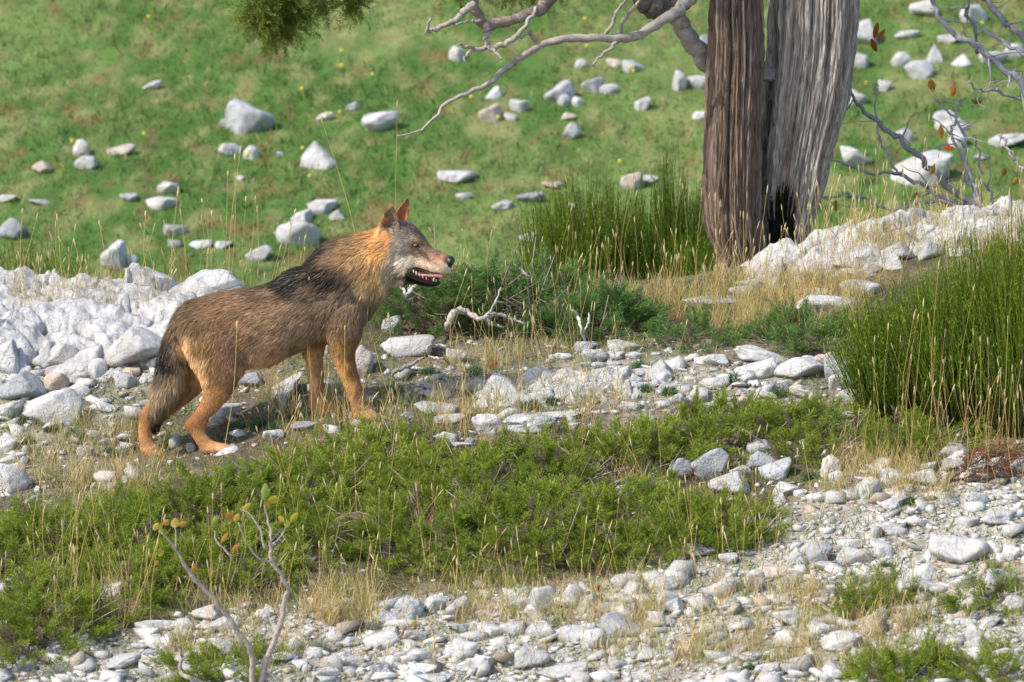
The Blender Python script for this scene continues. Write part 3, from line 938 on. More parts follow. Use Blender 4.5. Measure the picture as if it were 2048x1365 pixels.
DEADC = srgb('#a0968c')
limb([(1620, -420), (1540, -160), (1440, -60), (1372, 5), (1345, 30), (1280, 68), (1225, 78), (1150, 78), (1085, 88), (1040, 118), (1012, 140), (960, 178), (905, 200), (870, 235), (840, 262), (797, 275)],
     [24, 22, 18, 13, 11, 10, 9, 8, 7, 6.5, 6, 5, 4, 3, 2.5, 1.5], 32.0, 31.2, 'branch', tree, DEADC, seed=1, n=9)
limb([(1640, 160), (1430, 135), (1400, 105), (1368, 60), (1355, 20), (1362, -20), (1390, -80)], [12, 17, 19, 18, 17, 22, 20], 32.1, 31.9, 'branch', tree, DEADC, seed=2, n=9)
limb([(1375, -30), (1350, 2), (1320, 10), (1292, 2), (1285, -25)], [30, 34, 32, 26, 20], 32.0, 31.9, 'branch', tree, srgb('#6b625b'), seed=3, n=10)
limb([(1260, -200), (1180, -100), (1095, 0), (1075, 22), (1035, 36), (975, 50), (958, 40), (948, 0), (945, -60)], [22, 18, 15, 12, 11, 11, 10, 10, 9], 31.8, 31.4, 'branch', tree, srgb('#8f7f75'), seed=4, n=9)
limb([(975, 50), (973, 75), (975, 95), (955, 98), (935, 108), (931, 125)], [9, 6, 5, 4, 3, 2], 31.45, 31.35, 'branch', tree, DEADC, seed=5)
limb([(975, 92), (990, 105), (1003, 118)], [5, 3, 2], 31.4, 31.35, 'branch', tree, DEADC, seed=6)
limb([(950, 100), (935, 95), (915, 90)], [4, 3, 2], 31.4, 31.3, 'branch', tree, DEADC, seed=7)
limb([(980, 97), (1010, 88), (1040, 68), (1058, 40), (1075, 15)], [5, 6, 5, 4, 4], 31.4, 31.5, 'branch', tree, DEADC, seed=8)
limb([(1072, 84), (1062, 66), (1055, 66), (1040, 75)], [5, 4, 3, 2], 31.5, 31.45, 'branch', tree, DEADC, seed=9)
limb([(948, 10), (930, 22), (910, 40), (880, 55), (860, 62), (855, 60), (862, 35)], [8, 7, 6, 5, 4, 3, 2], 31.4, 31.3, 'branch', tree, DEADC, seed=10)
limb([(960, 42), (935, 45), (912, 48)], [4, 3, 2], 31.4, 31.3, 'branch', tree, DEADC, seed=11)
limb([(1240, 74), (1225, 90), (1205, 110), (1185, 130)], [5, 4, 3, 2], 31.7, 31.6, 'branch', tree, DEADC, seed=12)
limb([(1200, 82), (1225, 45), (1240, 15), (1262, -10)], [4, 4, 3, 3], 31.7, 31.6, 'branch', tree, DEADC, seed=13)
limb([(1235, 72), (1255, 30), (1275, 8), (1290, -20)], [4, 4, 3, 3], 31.7, 31.6, 'branch', tree, DEADC, seed=14)
limb([(1700, -300), (1300, -330), (900, -230), (700, -130), (600, -70), (560, 0), (548, 60)], [30, 24, 18, 12, 8, 6, 3], 32.0, 31.4, 'branch', tree, BARKC, seed=15)

# ---------------------------------------------------------------- juniper spray: a little branched frond of narrow leaflets
def spray_template(n, spread, leaf, width, seed):
    r = np.random.default_rng(seed)
    V, F = [], []
    for i in range(n):
        t = i / (n - 1) if n > 1 else 1
        base = np.array([0, 0, 0.75 * t]) + r.normal(size=3) * 0.05
        a = i * 2.4 + r.uniform(-.4, .4)
        tilt = spread * (1 - 0.65 * t) + r.uniform(-.15, .15)
        d = np.array([math.sin(tilt) * math.cos(a), math.sin(tilt) * math.sin(a), math.cos(tilt)])
        s = np.cross(d, r.normal(size=3))
        s /= np.linalg.norm(s)
        L = leaf * r.uniform(0.8, 1.25)
        k = len(V)
        V += [base, base + d * L * 0.55 + s * width, base + d * L, base + d * L * 0.55 - s * width]
        F += [(k, k + 1, k + 2), (k, k + 2, k + 3)]
    return np.array(V), np.array(F)


SPRAYS = [spray_template(13, 1.0, 0.42, 0.036, s) for s in range(4)]
BARKBAG = None


def foliage_cloud(pos, up, size, cols, tips):
    bagf = Bag()
    n = len(pos)
    R = rand_rot(n, up=up)
    which = rng.integers(0, len(SPRAYS), n)
    for w in range(len(SPRAYS)):
        m = which == w
        if m.any():
            bagf.add(*scatter(SPRAYS[w][0], SPRAYS[w][1], pos[m], R[m], size[m], cols[m], tips[m]))
    return bagf


def crown_clump(px, py, rx, ry, n, Y, droop=0.55):
    """drooping branchlets, each carrying a row of sprays"""
    c = on_plane(px, py, Y)
    k = FPX / Y
    K_ = 11
    nb = max(n // K_, 6)
    q = rng.normal(size=(nb, 3))
    q /= np.linalg.norm(q, axis=1)[:, None]
    rad = rng.random(nb) ** 0.5
    lump = 0.35 + 1.1 * fbm(q[:, 0] * 3.6 + px, q[:, 2] * 3.6 + q[:, 1] * 1.7 + py, 2)
    b0 = c + q * (rad * lump)[:, None] * np.array([rx / k, 0.8 * rx / k, ry / k])
    bd = q * 0.55 + rng.normal(size=(nb, 3)) * 0.35 + np.array([0, 0, -droop])
    bd /= np.linalg.norm(bd, axis=1)[:, None]
    bl = rng.uniform(.06, .15, nb)
    w = np.repeat(np.arange(nb), K_)
    t = np.tile(np.linspace(0, 1, K_), nb)
    m = len(w)
    pos = b0[w] + bd[w] * (t * bl[w])[:, None]
    fan = np.cross(bd, rng.normal(size=(nb, 3)))
    fan /= np.linalg.norm(fan, axis=1)[:, None]
    up = bd[w] + fan[w] * np.where(np.arange(m) % 2, 1., -1.)[:, None] * (1.1 - t)[:, None] + rng.normal(size=(m, 3)) * .25
    g = np.clip(np.repeat(rng.random((nb, 1)), K_, 0) * .8 + rng.random((m, 1)) * .2, 0, 1)
    base = srgb('#3f4d1e') * (1 - g) + srgb('#5f6e26') * g
    tip = srgb('#66762a') * (1 - g) + srgb('#a3ab40') * g
    return pos - TOFF, up, rng.uniform(0.028, 0.05, m) * (1.15 - .4 * t), base, tip


parts = [crown_clump(550, -30, 58, 40, 1300, 31.4), crown_clump(512, 14, 30, 36, 650, 31.3), crown_clump(575, 18, 30, 50, 800, 31.45), crown_clump(545, 50, 18, 36, 330, 31.4), crown_clump(606, 5, 18, 50, 380, 31.5),
         crown_clump(690, -30, 40, 30, 300, 31.7), crown_clump(648, -2, 10, 26, 160, 31.7), crown_clump(705, -4, 14, 26, 300, 31.7), crown_clump(580, -120, 110, 70, 1300, 31.5), crown_clump(920, -40, 60, 36, 500, 31.6), crown_clump(1010, -30, 50, 24, 300, 31.7), crown_clump(1095, -40, 50, 36, 300, 31.7)]
for (px, py, r_) in ((850, -260, 170), (1150, -340, 170), (1450, -700, 260), (1700, -900, 280), (1950, -600, 240), (1250, -760, 240), (1550, -1150, 260), (1800, -360, 170), (1620, -480, 200)):
    parts.append(crown_clump(px, py, r_, r_ * 0.7, 3000, 32.0 + random.uniform(-.6, .6)))
cat_ = [np.concatenate([p[i] for p in parts]) for i in range(5)]
crown = link('crown', foliage_cloud(*cat_).mesh('crown'), M_LEAF, tree)
# ---------------------------------------------------------------- prostrate junipers
def mat_shrub(cx, cy, rxp, ry, H, label, group, palette, dens=4200, name='prostrate_juniper', cat='shrub', size=(0.05, 0.085), lean=0.0, far=False):
    G = ground_at(cx, cy)
    k = ppm(G)
    rx = rxp / k
    root = empty(name, tuple(G), label, cat, group)
    area = math.pi * rx * ry
    nb = int(dens * area * 1.75 / 13)            # plumes: little branchlets carrying a row of sprays
    a = rng.uniform(0, 2 * math.pi, nb)
    r = np.sqrt(rng.random(nb))
    edge = 0.72 + 0.55 * fbm(np.cos(a) * 2.1 + cx * .01 + 40, np.sin(a) * 2.1 + cy * .01 + 40, 3)
    x, y = np.cos(a) * r * rx * edge, np.sin(a) * r * ry * edge
    X, Y = G[0] + x, G[1] + y
    dome = np.sqrt(np.clip(1 - r ** 2.4, 0, 1))
    lump = 0.12 + 1.3 * fbm(X * 5.5 + 3, Y * 5.5 + 7, 3)
    lift = rng.random(nb) ** 0.4
    Z = terrain(X, Y) + H * dome * lump * lift * 0.75 - 0.015
    hole = .5 * fbm(X * 8 + 31, Y * 8 + 3, 2) + .5 * fbm(X * 2.6 + 11, Y * 3.4 + 6, 3) + 0.10 * rng.random(nb)
    keep = (hole > 0.44)
    X, Y, Z, x, y = X[keep], Y[keep], Z[keep], x[keep], y[keep]
    nb = len(X)
    bd = np.stack([x / rx * 0.9 + lean, y / ry * 0.7 - 0.15, np.full(nb, 0.62)], 1) + rng.normal(size=(nb, 3)) * 0.45
    bd /= np.linalg.norm(bd, axis=1)[:, None]
    bd[:, 2] = np.abs(bd[:, 2])
    bl = rng.uniform(0.06, 0.13, nb)
    K_ = 13
    t = np.tile(np.linspace(0, 1, K_), nb)
    w = np.repeat(np.arange(nb), K_)
    n = nb * K_
    pos = np.stack([X, Y, Z], 1)[w] + bd[w] * (t * bl[w])[:, None] - G
    fan = np.cross(bd, np.stack([np.zeros(nb), np.zeros(nb), np.ones(nb)], 1))[w]
    sidesgn = np.where(np.arange(n) % 2 == 0, 1.0, -1.0)[:, None]
    up = bd[w] + fan * sidesgn * (1.05 - t)[:, None] * 0.9 + rng.normal(size=(n, 3)) * 0.22
    size_ = rng.uniform(size[0] * .75, size[1] * .8, n) * (1.1 - 0.45 * t)
    g = np.clip(np.repeat(rng.random((nb, 1)), K_, 0) * .55 + rng.random((n, 1)) * .2 + 0.5 * (fbm(X * 3, Y * 3 + 20, 2) - .25)[w][:, None], 0, 1)
    c0, c1, t0, t1_ = [srgb(h) for h in palette]
    base, tip = c0 * (1 - g) + c1 * g, t0 * (1 - g) + t1_ * g
    dry = np.repeat(rng.random(nb) < 0.07, K_)
    base[dry], tip[dry] = srgb('#6f6252'), srgb('#948772')
    bagf = foliage_cloud(pos, up, size_, base, tip)
    tag(link('foliage', bagf.mesh('foliage'), M_LEAF, root), kind='stuff')
    # woody twigs inside
    bt = Bag()
    for i in range(int(110 * area) + 10):
        aa, rr = random.uniform(0, 6.28), random.random() ** 0.5
        q = np.array([math.cos(aa) * rr * rx * .75, math.sin(aa) * rr * ry * .75, 0])
        q[2] = float(terrain(G[0] + q[0], G[1] + q[1])) - G[2] - 0.01
        d = np.array([math.cos(aa) * .8, math.sin(aa) * .6, 0.35]) + np.random.default_rng(i).normal(size=3) * .3
        d /= np.linalg.norm(d)
        L = random.uniform(0.10, 0.28) * (H / 0.2)
        pts = [q, q + d * L * .5 + np.array([0, 0, .03 * L]), q + d * L]
        V, F = tube(smooth_path(pts, 2), np.linspace(.006, .0018, 5), 4)
        bt.add(V, F, srgb('#8a7d72') * random.uniform(.6, 1.4))
    tag(link('twigs', bt.mesh('twigs'), M_WOOD, root), kind='stuff')
    return root


BRIGHT = ('#4d6222', '#6b812a', '#869a34', '#b0b84a')
DARK = ('#3b5a2e', '#4f7237', '#678c48', '#8ba85a')
SAVIN = [
 (90, 1110, 150, .42, .18, 'low bright green juniper at the left picture edge below the big white stone'),
 (265, 1080, 150, .42, .18, 'low bright green juniper left of the sapling leaves'),
 (440, 1035, 150, .42, .19, 'low bright green juniper just below the near hind paw of the wolf'),
 (610, 990, 150, .42, .20, 'low bright green juniper below the wolf belly'),
 (775, 945, 130, .36, .17, 'low bright green juniper hiding the front paw of the wolf'),
 (950, 990, 140, .40, .22, 'low bright green juniper around the grey stone tip'),
 (1120, 965, 140, .40, .19, 'low bright green juniper below the black speckled ledge'),
 (1270, 930, 120, .36, .17, 'low bright green juniper left of the grey split blocks'),
 (1450, 872, 130, .28, .16, 'low bright green juniper above the grey split blocks'),
 (1620, 885, 130, .30, .17, 'low bright green juniper touching the foot of the broom'),
 (70, 1260, 140, .42, .24, 'low bright green juniper in the lower left corner area'),
 (225, 1190, 130, .34, .17, 'low bright green juniper around the tilted white slab'),
 (450, 1140, 150, .36, .19, 'low bright green juniper between the two sapling stems'),
 (620, 1090, 120, .34, .19, 'low bright green juniper left of the twig bundle'),
 (850, 1090, 150, .42, .21, 'low bright green juniper right of the twig bundle'),
 (1060, 1095, 160, .42, .23, 'low bright green juniper above the big domed stone'),
 (1270, 1070, 150, .40, .18, 'low bright green juniper below the grey split blocks'),
 (1450, 1072, 120, .26, .13, 'low bright green juniper ending in the scree left of the striped block'),
 (1700, 1225, 46, .16, .12, 'small bright green juniper clump alone in the right scree'),
 (1770, 1205, 44, .14, .09, 'tiny green juniper clump right of the clump in the scree'),
 (1950, 1205, 80, .16, .08, 'thin green juniper strip near the right edge of the scree'),
 (1800, 1352, 110, .18, .10, 'yellowish green juniper at the bottom edge right of the middle'),
 (1990, 1350, 90, .18, .09, 'yellowish green juniper in the lower right corner'),
 (430, 1350, 110, .16, .07, 'thin green juniper at the bottom edge by the sapling foot'),
 (1850, 885, 110, .22, .10, 'short green juniper in front of the broom foot')]
for s_ in SAVIN:
    mat_shrub(*s_, 'low bright green junipers on the near slope', BRIGHT)
mat_shrub(880, 640, 125, .34, .36, 'dark green juniper mound below the wolf muzzle', 'dark juniper mounds on the ridge', DARK, 5200)
mat_shrub(1050, 645, 160, .38, .38, 'dark green juniper mound right of the muzzle with bleached sticks on it', 'dark juniper mounds on the ridge', DARK, 5200)
mat_shrub(1185, 665, 120, .34, .28, 'dark green juniper mound at the right end of the bleached sticks', 'dark juniper mounds on the ridge', DARK, 5200)
mat_shrub(1600, 680, 90, .22, .13, 'small dark green juniper under the pale grassy boulder', 'dark juniper mounds on the ridge', DARK, 5200)
mat_shrub(1390, 680, 110, .22, .08, 'thin green juniper between the mound and the block pile', 'dark juniper mounds on the ridge', DARK, 3000)


# ---------------------------------------------------------------- brooms: hundreds of upright green rods
def broom(G, H, r0, r1, n, label, lean=(0, 0), dead=0.08):
    G = np.asarray(G, float)
    root = empty('broom_shrub', tuple(G), label, 'shrub', 'upright green broom shrubs')
    a = rng.uniform(0, 2 * math.pi, n)
    q = np.sqrt(rng.random(n))
    bx, by = np.cos(a) * q * r0, np.sin(a) * q * r0
    tx, ty = np.cos(a) * q * r1 + lean[0] + rng.normal(0, .05, n), np.sin(a) * q * r1 + lean[1] + rng.normal(0, .05, n)
    h = H * (0.55 + 0.45 * rng.random(n)) * (1 - 0.25 * q ** 2) * (0.82 + .36 * fbm(tx * 5 + G[0], ty * 5, 2))
    ts = np.linspace(0, 1, 6)
    Pn = np.zeros((n, 6, 3))
    for k, t in enumerate(ts):
        e = t ** 0.8
        Pn[:, k, 0] = bx + (tx - bx) * e
        Pn[:, k, 1] = by + (ty - by) * e
        Pn[:, k, 2] = h * t - 0.03
    Pn[:, 1:, :2] += rng.normal(0, .012, (n, 5, 2))
    base = terrain(G[0] + bx, G[1] + by) - G[2]
    Pn[:, :, 2] += base[:, None]
    rad = np.interp(ts, [0, 1], [0.0032, 0.0012])
    ang = np.arange(3) * 2.094
    ring = np.stack([np.cos(ang), np.sin(ang), np.zeros(3)], 1)
    V = Pn[:, :, None, :] + rad[None, :, None, None] * ring[None, None]
    idx = np.arange(n * 18).reshape(n, 6, 3)
    F = []
    for j in range(3):
        k = (j + 1) % 3
        A, B_, C_, D_ = idx[:, :-1, j], idx[:, :-1, k], idx[:, 1:, k], idx[:, 1:, j]
        F += [np.stack([A, B_, C_], 2).reshape(-1, 3), np.stack([A, C_, D_], 2).reshape(-1, 3)]
    g = rng.random((n, 1))
    col = srgb('#567020') * (1 - g) + srgb('#8ca236') * g
    dd = rng.random(n) < dead
    col[dd] = srgb('#8d7a55')
    t_ = np.linspace(0, 1, 6)[None, :, None]
    C = srgb('#4a3d2a') * (1 - np.clip(t_ * 2.2, 0, 1)) + col[:, None, :] * np.clip(t_ * 2.2, 0, 1)
    C = np.repeat(C[:, :, None, :], 3, 2)
    bagb = Bag()
    bagb.add(V.reshape(-1, 3), np.concatenate(F), C.reshape(-1, 3))
    tag(link('stems', bagb.mesh('stems'), M_BROOM, root), kind='stuff')
    # small leaflets up the rods
    live = np.where(~dd)[0]
    m = len(live) * 14
    w = np.repeat(live, 14)
    t = rng.uniform(0.3, 1, m)
    i0 = np.minimum((t * 5).astype(int), 4)
    f = (t * 5 - i0)[:, None]
    p = Pn[w, i0] * (1 - f) + Pn[w, i0 + 1] * f
    d = np.stack([rng.normal(0, .6, m), rng.normal(0, .6, m), np.full(m, 1.0)], 1)
    d /= np.linalg.norm(d, axis=1)[:, None]
    s = np.cross(d, rng.normal(size=(m, 3)))
    s /= np.linalg.norm(s, axis=1)[:, None]
    L = rng.uniform(.012, .028, (m, 1))
    V = np.stack([p - s * .0022, p + s * .0022, p + d * L], 1).reshape(-1, 3)
    bl = Bag()
    bl.add(V, np.arange(m * 3).reshape(-1, 3), np.repeat(col[w] * rng.uniform(.8, 1.35, (m, 1)), 3, 0))
    tag(link('leaves', bl.mesh('leaves'), M_BROOM, root), kind='stuff')
    return root


def gp(px, py):
    return ground_at(px, py)


broom(gp(1800, 822), 0.64, .12, .27, 1000, 'shorter left part of the big green broom at the right edge', (-.05, -.05))
broom(gp(1930, 835), 0.90, .14, .33, 1300, 'middle clump of the big green broom right of the block pile', (0, 0))
broom(gp(2060, 850), 1.08, .16, .36, 1400, 'tall green broom clump cut by the right picture edge', (.03, 0))
broom(gp(2170, 830), 1.2, .2, .34, 900, 'green broom clump just beyond the right picture edge')
for (u_, Y_, H_, n_, lb) in ((1170, 33.1, 1.0, 2200, 'soft green broom behind the ridge left of the tree'), (1330, 33.3, 1.0, 2200, 'soft green broom behind the ridge against the left trunk'), (1430, 33.0, .8, 1000, 'soft green broom behind the foot of the tree')):
    x_ = on_plane(u_, 560, Y_)[0]
    z_ = float(terrain(x_, Y_))
    top = on_plane(u_, 405 if u_ < 1400 else 460, Y_)[2]
    broom((x_, Y_, z_), (top - z_) * 1.2, .18, .34, n_, lb, dead=.05)
x_ = on_plane(60, 600, 32.4)[0]
broom((x_, 32.4, float(terrain(x_, 32.4))), 0.5, .18, .35, 350, 'short soft green broom behind the left outcrop', dead=.1)
# ---------------------------------------------------------------- grass: meadow turf, near tufts, straw stalks
def blades(P, L, W, lean, cols, tip=None, curve=0.35):
    """tapered two-segment blades"""
    n = len(P)
    a = rng.uniform(0, 2 * math.pi, n)
    side = np.stack([np.cos(a), np.sin(a), np.zeros(n)], 1)
    d = rng.normal(size=(n, 3)) * np.array([1, 1, 0]) * np.asarray(lean).reshape(-1, 1)
    d[:, 2] = 1
    d /= np.linalg.norm(d, axis=1)[:, None]
    L, W = np.asarray(L).reshape(-1, 1), np.asarray(W).reshape(-1, 1)
    mid = P + d * L * 0.55
    d2 = d + np.stack([rng.normal(0, curve, n), rng.normal(0, curve, n), -np.abs(rng.normal(0, curve, n))], 1)
    d2 /= np.linalg.norm(d2, axis=1)[:, None]
    end = mid + d2 * L * 0.5
    V = np.stack([P - side * W, P + side * W, mid + side * W * .75, mid - side * W * .75, end], 1)
    i = (np.arange(n) * 5)[:, None]
    F = np.concatenate([i + np.array([[0, 1, 2]]), i + np.array([[0, 2, 3]]), i + np.array([[3, 2, 4]])])
    t = cols if tip is None else tip
    C = np.stack([cols * .8, cols * .8, cols, cols, t], 1)
    return V.reshape(-1, 3), F, C.reshape(-1, 3)


n = 150000
X = rng.uniform(-7.5, 7.5, n)
Y = rng.uniform(36.5, 52, n)
keep = rng.random(n) < np.where(np.abs(X) < 4.3, 1, .55)
X, Y = X[keep], Y[keep]
n = len(X)
c = meadow_colour(X, Y) * rng.uniform(.75, 1.3, (n, 1))
st = rng.random(n) < .10
c[st] = srgb('#b0a472') * rng.uniform(.7, 1.1, (st.sum(), 1))
br = np.clip(fbm(X * 1.9 + 30, Y * 1.1 + 5, 3) - .6, 0, 1) * 5
k_ = rng.random(n) > br
P = np.stack([X, Y, terrain(X, Y) - .004], 1)[k_]
c = c[k_]
n = len(P)
b = Bag()
b.add(*blades(P, rng.uniform(.03, .06, n) + .07 * np.clip(fbm(P[:, 0] * 3.3, P[:, 1] * 2.2, 3) - .45, 0, 1) * 3 * rng.random(n), rng.uniform(.003, .0065, n), rng.uniform(.3, 1.0, n), c, c * 1.25))
meadow = link('meadow_grass', b.mesh('meadow_grass'), M_GRASS)
tag(meadow, 'short green turf covering the slope behind the wolf', 'grass', kind='stuff')

# near slope: sparse low tufts, thatch and straw
n = 190000
u, v = rng.uniform(-650, 2700, n), rng.uniform(560, 1540, n)
sd = scree_density(u, v)
pat = fbm(u / 70, v / 32, 3)
keep = rng.random(n) < np.clip((pat - .26) * 4, .5, 1) * (1 - .45 * sd)
u, v, pat = u[keep], v[keep], pat[keep]
P = ground_many(u, v)
ok = P[:, 1] < 33
P, u, v, pat = P[ok], u[ok], v[ok], pat[ok]
n = len(P)
P[:, 2] -= .006
g = rng.random((n, 1))
green = srgb('#5d6f33') * (1 - g) + srgb('#8a9448') * g
straw = srgb('#8f7a52') * (1 - g) + srgb('#c4ae7c') * g
teal = srgb('#4c6750') * (1 - g) + srgb('#708a6c') * g
w = (fbm(u / 130 + 7, v / 60, 2) + rng.normal(0, .13, n) > .49)[:, None]
c = np.where(w, green, straw)
c = np.where((rng.random(n) < .22)[:, None], teal, c)
b = Bag()
b.add(*blades(P, rng.uniform(.025, .08, n), rng.uniform(.0015, .003, n), rng.uniform(.4, 2.0, n), c, c * 1.1, .6))
tag(link('ground_grass', b.mesh('ground_grass'), M_GRASS), 'short mixed green and straw grass between the near rocks', 'grass', kind='stuff')

# tall straw: thin rods with spike heads
STB = Bag()


def stalk(B_, base, tip, r=.0016, head=True, bend=.05, col=None):
    base, tip = np.asarray(base, float), np.asarray(tip, float)
    L = np.linalg.norm(tip - base)
    m = (base + tip) / 2 + np.array([rng.normal(0, bend * L), rng.normal(0, bend * L), 0])
    q = smooth_path([base, m, tip], 3)
    col = col if col is not None else srgb('#c9b074') * rng.uniform(.75, 1.15)
    V, F = tube(q, np.linspace(r, r * .6, len(q)), 3, cap=False)
    B_.add(V, F, col)
    if head:
        d = (q[-1] - q[-2])
        d /= np.linalg.norm(d)
        hl = rng.uniform(.02, .042)
        V, F = tube([q[-1] - d * .004, q[-1] + d * hl * .3, q[-1] + d * hl * .7, q[-1] + d * hl], [r, r * 2.2, r * 1.9, r * .4], 4, cap=False)
        B_.add(V, F, srgb('#d8c596') * rng.uniform(.8, 1.1))


def stalk_px(bx, by, tx, ty, **k):
    G = ground_at(bx, by)
    if G[1] > 33:
        G = on_plane(bx, by, 31.6)
        G[2] = float(terrain(G[0], G[1]))
    stalk(STB, G - np.array([0, 0, .01]), on_plane(tx, ty, G[1] + random.uniform(-.05, .05)), **k)


for r_ in [(460, 598, 480, 308), (452, 600, 470, 318), (445, 598, 456, 350), (500, 600, 511, 400), (486, 600, 492, 402), (505, 605, 515, 425), (417, 590, 405, 405), (432, 592, 424, 430), (790, 600, 795, 215), (735, 560, 645, 245),
           (312, 600, 291, 432), (330, 600, 283, 455), (70, 640, 45, 425), (135, 640, 115, 440), (190, 630, 150, 488), (240, 630, 200, 452), (345, 600, 355, 392), (380, 600, 358, 385), (545, 600, 590, 425), (560, 600, 610, 480), (520, 600, 560, 500),
           (447, 905, 474, 655), (650, 852, 618, 570), (683, 831, 620, 655), (725, 845, 738, 592), (796, 839, 741, 655), (650, 830, 668, 610), (625, 850, 612, 610), (640, 850, 660, 700), (760, 850, 778, 640), (702, 850, 690, 660), (716, 840, 712, 690)]:
    stalk_px(*r_, r=.0023, bend=.03)
# drifts of stalks: (x range, base y range, height px range, count, sideways spread)
DRIFT = [(0, 330, 600, 650, 60, 180, 70, 40), (330, 620, 590, 620, 80, 200, 45, 45), (800, 1000, 600, 640, 60, 150, 40, 40), (1060, 1420, 600, 660, 120, 260, 80, 45), (900, 1250, 640, 760, 80, 200, 60, 40), (1420, 1720, 590, 680, 80, 260, 130, 40),
         (1600, 1800, 520, 600, 60, 200, 80, 40), (1700, 2048, 440, 520, 60, 220, 110, 35), (1880, 2080, 880, 1000, 150, 420, 40, 60), (1700, 1900, 860, 1000, 100, 330, 30, 50), (1050, 1350, 860, 990, 120, 280, 34, 60), (850, 1060, 830, 930, 90, 230, 26, 50),
         (60, 300, 1130, 1300, 120, 330, 55, 70), (0, 330, 900, 1010, 40, 110, 40, 50), (300, 700, 1150, 1340, 90, 260, 40, 60), (700, 1000, 1150, 1230, 60, 190, 34, 50), (1000, 1400, 1130, 1240, 60, 190, 40, 45), (1350, 1650, 1010, 1200, 80, 280, 40, 60),
         (1400, 2048, 1150, 1365, 50, 150, 160, 40), (700, 1400, 1250, 1365, 40, 130, 120, 40), (520, 820, 860, 960, 60, 150, 30, 40), (500, 900, 830, 880, 40, 130, 35, 40), (-300, 0, 640, 1300, 60, 200, 60, 40), (2048, 2350, 500, 1300, 60, 200, 60, 40), (560, 900, 990, 1120, 80, 200, 30, 45)]
for (x0, x1, y0, y1, h0, h1, cnt, sp) in DRIFT:
    bx, by = rng.uniform(x0, x1, cnt), rng.uniform(y0, y1, cnt)
    hh = rng.uniform(h0, h1, cnt) * np.where(rng.random(cnt) < .35, 1, .6)
    for G, px_, py_, h in zip(ground_many(bx, by), bx, by, hh):
        if G[1] > 33:
            G = on_plane(px_, py_, 31.6)
            G[2] = float(terrain(G[0], G[1]))
        k = ppm(G)
        stalk(STB, G - np.array([0, 0, .01]), G + np.array([rng.normal(0, sp * .5) / k, rng.normal(0, .04), h / k]), r=random.uniform(.0010, .0017))
tag(link('dry_grass_stalks', STB.mesh('dry_grass_stalks'), M_DRY), 'tall dry straw stalks with pale seed heads rising through the scene', 'grass', kind='stuff')

# straw tussocks: fine pale leaves
TB = Bag()
TUSS = [(150, 700, 960, 1120, 70), (700, 1500, 930, 1100, 110), (1420, 1720, 560, 680, 260), (1700, 2048, 430, 520, 200), (0, 500, 590, 640, 120), (1080, 1420, 590, 650, 110), (80, 260, 1150, 1260, 70), (620, 760, 1180, 1260, 70), (900, 1300, 1170, 1260, 90), (1650, 1900, 900, 1010, 90), (1500, 1900, 1180, 1350, 130), (900, 1250, 700, 860, 90), (500, 900, 780, 870, 70), (20, 330, 850, 990, 90), (1200, 1500, 1180, 1340, 70), (300, 620, 1180, 1340, 60)]
for (x0, x1, y0, y1, cnt) in TUSS:
    uu, vv = rng.uniform(x0, x1, cnt), rng.uniform(y0, y1, cnt)
    Q = ground_many(uu, vv)
    Q = Q[Q[:, 1] < 33.2]
    for q in Q:
        m = rng.integers(8, 22)
        pp = q + np.stack([rng.normal(0, .02, m), rng.normal(0, .02, m), np.full(m, -.005)], 1)
        g = rng.random((m, 1))
        cc = srgb('#b59a62') * (1 - g) + srgb('#dcc794') * g
        if rng.random() < .3:
            cc = srgb('#7f8a45') * (1 - g) + srgb('#a6a963') * g
        TB.add(*blades(pp, rng.uniform(.06, .19, m), np.full(m, .0013), np.full(m, .35), cc, cc * 1.1, .35))
tag(link('straw_tussocks', TB.mesh('straw_tussocks'), M_DRY), 'fine pale straw tussocks on the ridge and among the rocks', 'grass', kind='stuff')
# ---------------------------------------------------------------- wolf
WG = on_plane(560, 870, YW)
wolf = empty('wolf', tuple(WG), 'tawny grey wolf with black saddle standing sideways with open mouth', 'wolf')
WV, WF, WN = [], [], 0


def loft(sections, n=28, m=5, yaw=0.0, power=2.0):
    """sections: (x1, y1, x2, y2, half width m, depth offset m[, yaw]) - edge pairs in the photograph"""
    global WN
    S = [list(s) + [yaw] * (7 - len(s)) for s in sections]
    S = smooth_path(np.array(S, float), m)
    ang = np.linspace(0, 2 * math.pi, n, endpoint=False)
    ca, sa = np.cos(ang), np.sin(ang)
    if power != 2.0:
        e = 2.0 / power
        ca, sa = np.sign(ca) * np.abs(ca) ** e, np.sign(sa) * np.abs(sa) ** e
    V = []
    for x1, y1, x2, y2, hw, yo, yw in S:
        a, b = on_plane(x1, y1, YW + yo), on_plane(x2, y2, YW + yo)
        c, r = (a + b) / 2, (a - b) / 2
        side = np.array([math.sin(yw), math.cos(yw), 0])
        V.append(c + ca[:, None] * r + (sa * max(hw, .002))[:, None] * side)
    k = len(V)
    c0, c1 = V[0].mean(0), V[-1].mean(0)
    V = np.concatenate(V + [c0[None], c1[None]])
    j = np.arange(n)
    kx = (j + 1) % n
    F = []
    for i in range(k - 1):
        F.append(np.stack([i * n + j, i * n + kx, (i + 1) * n + kx], 1))
        F.append(np.stack([i * n + j, (i + 1) * n + kx, (i + 1) * n + j], 1))
    F.append(np.stack([np.full(n, k * n), kx, j], 1))
    F.append(np.stack([np.full(n, k * n + 1), (k - 1) * n + j, (k - 1) * n + kx], 1))
    F = np.concatenate(F)
    # outward winding
    A = V[F]
    vol = np.einsum('ij,ij->i', A[:, 0] - c0, np.cross(A[:, 1] - c0, A[:, 2] - c0)).sum()
    if vol < 0:
        F = F[:, ::-1]
    WV.append(V)
    WF.append(F + WN)
    WN += len(V)


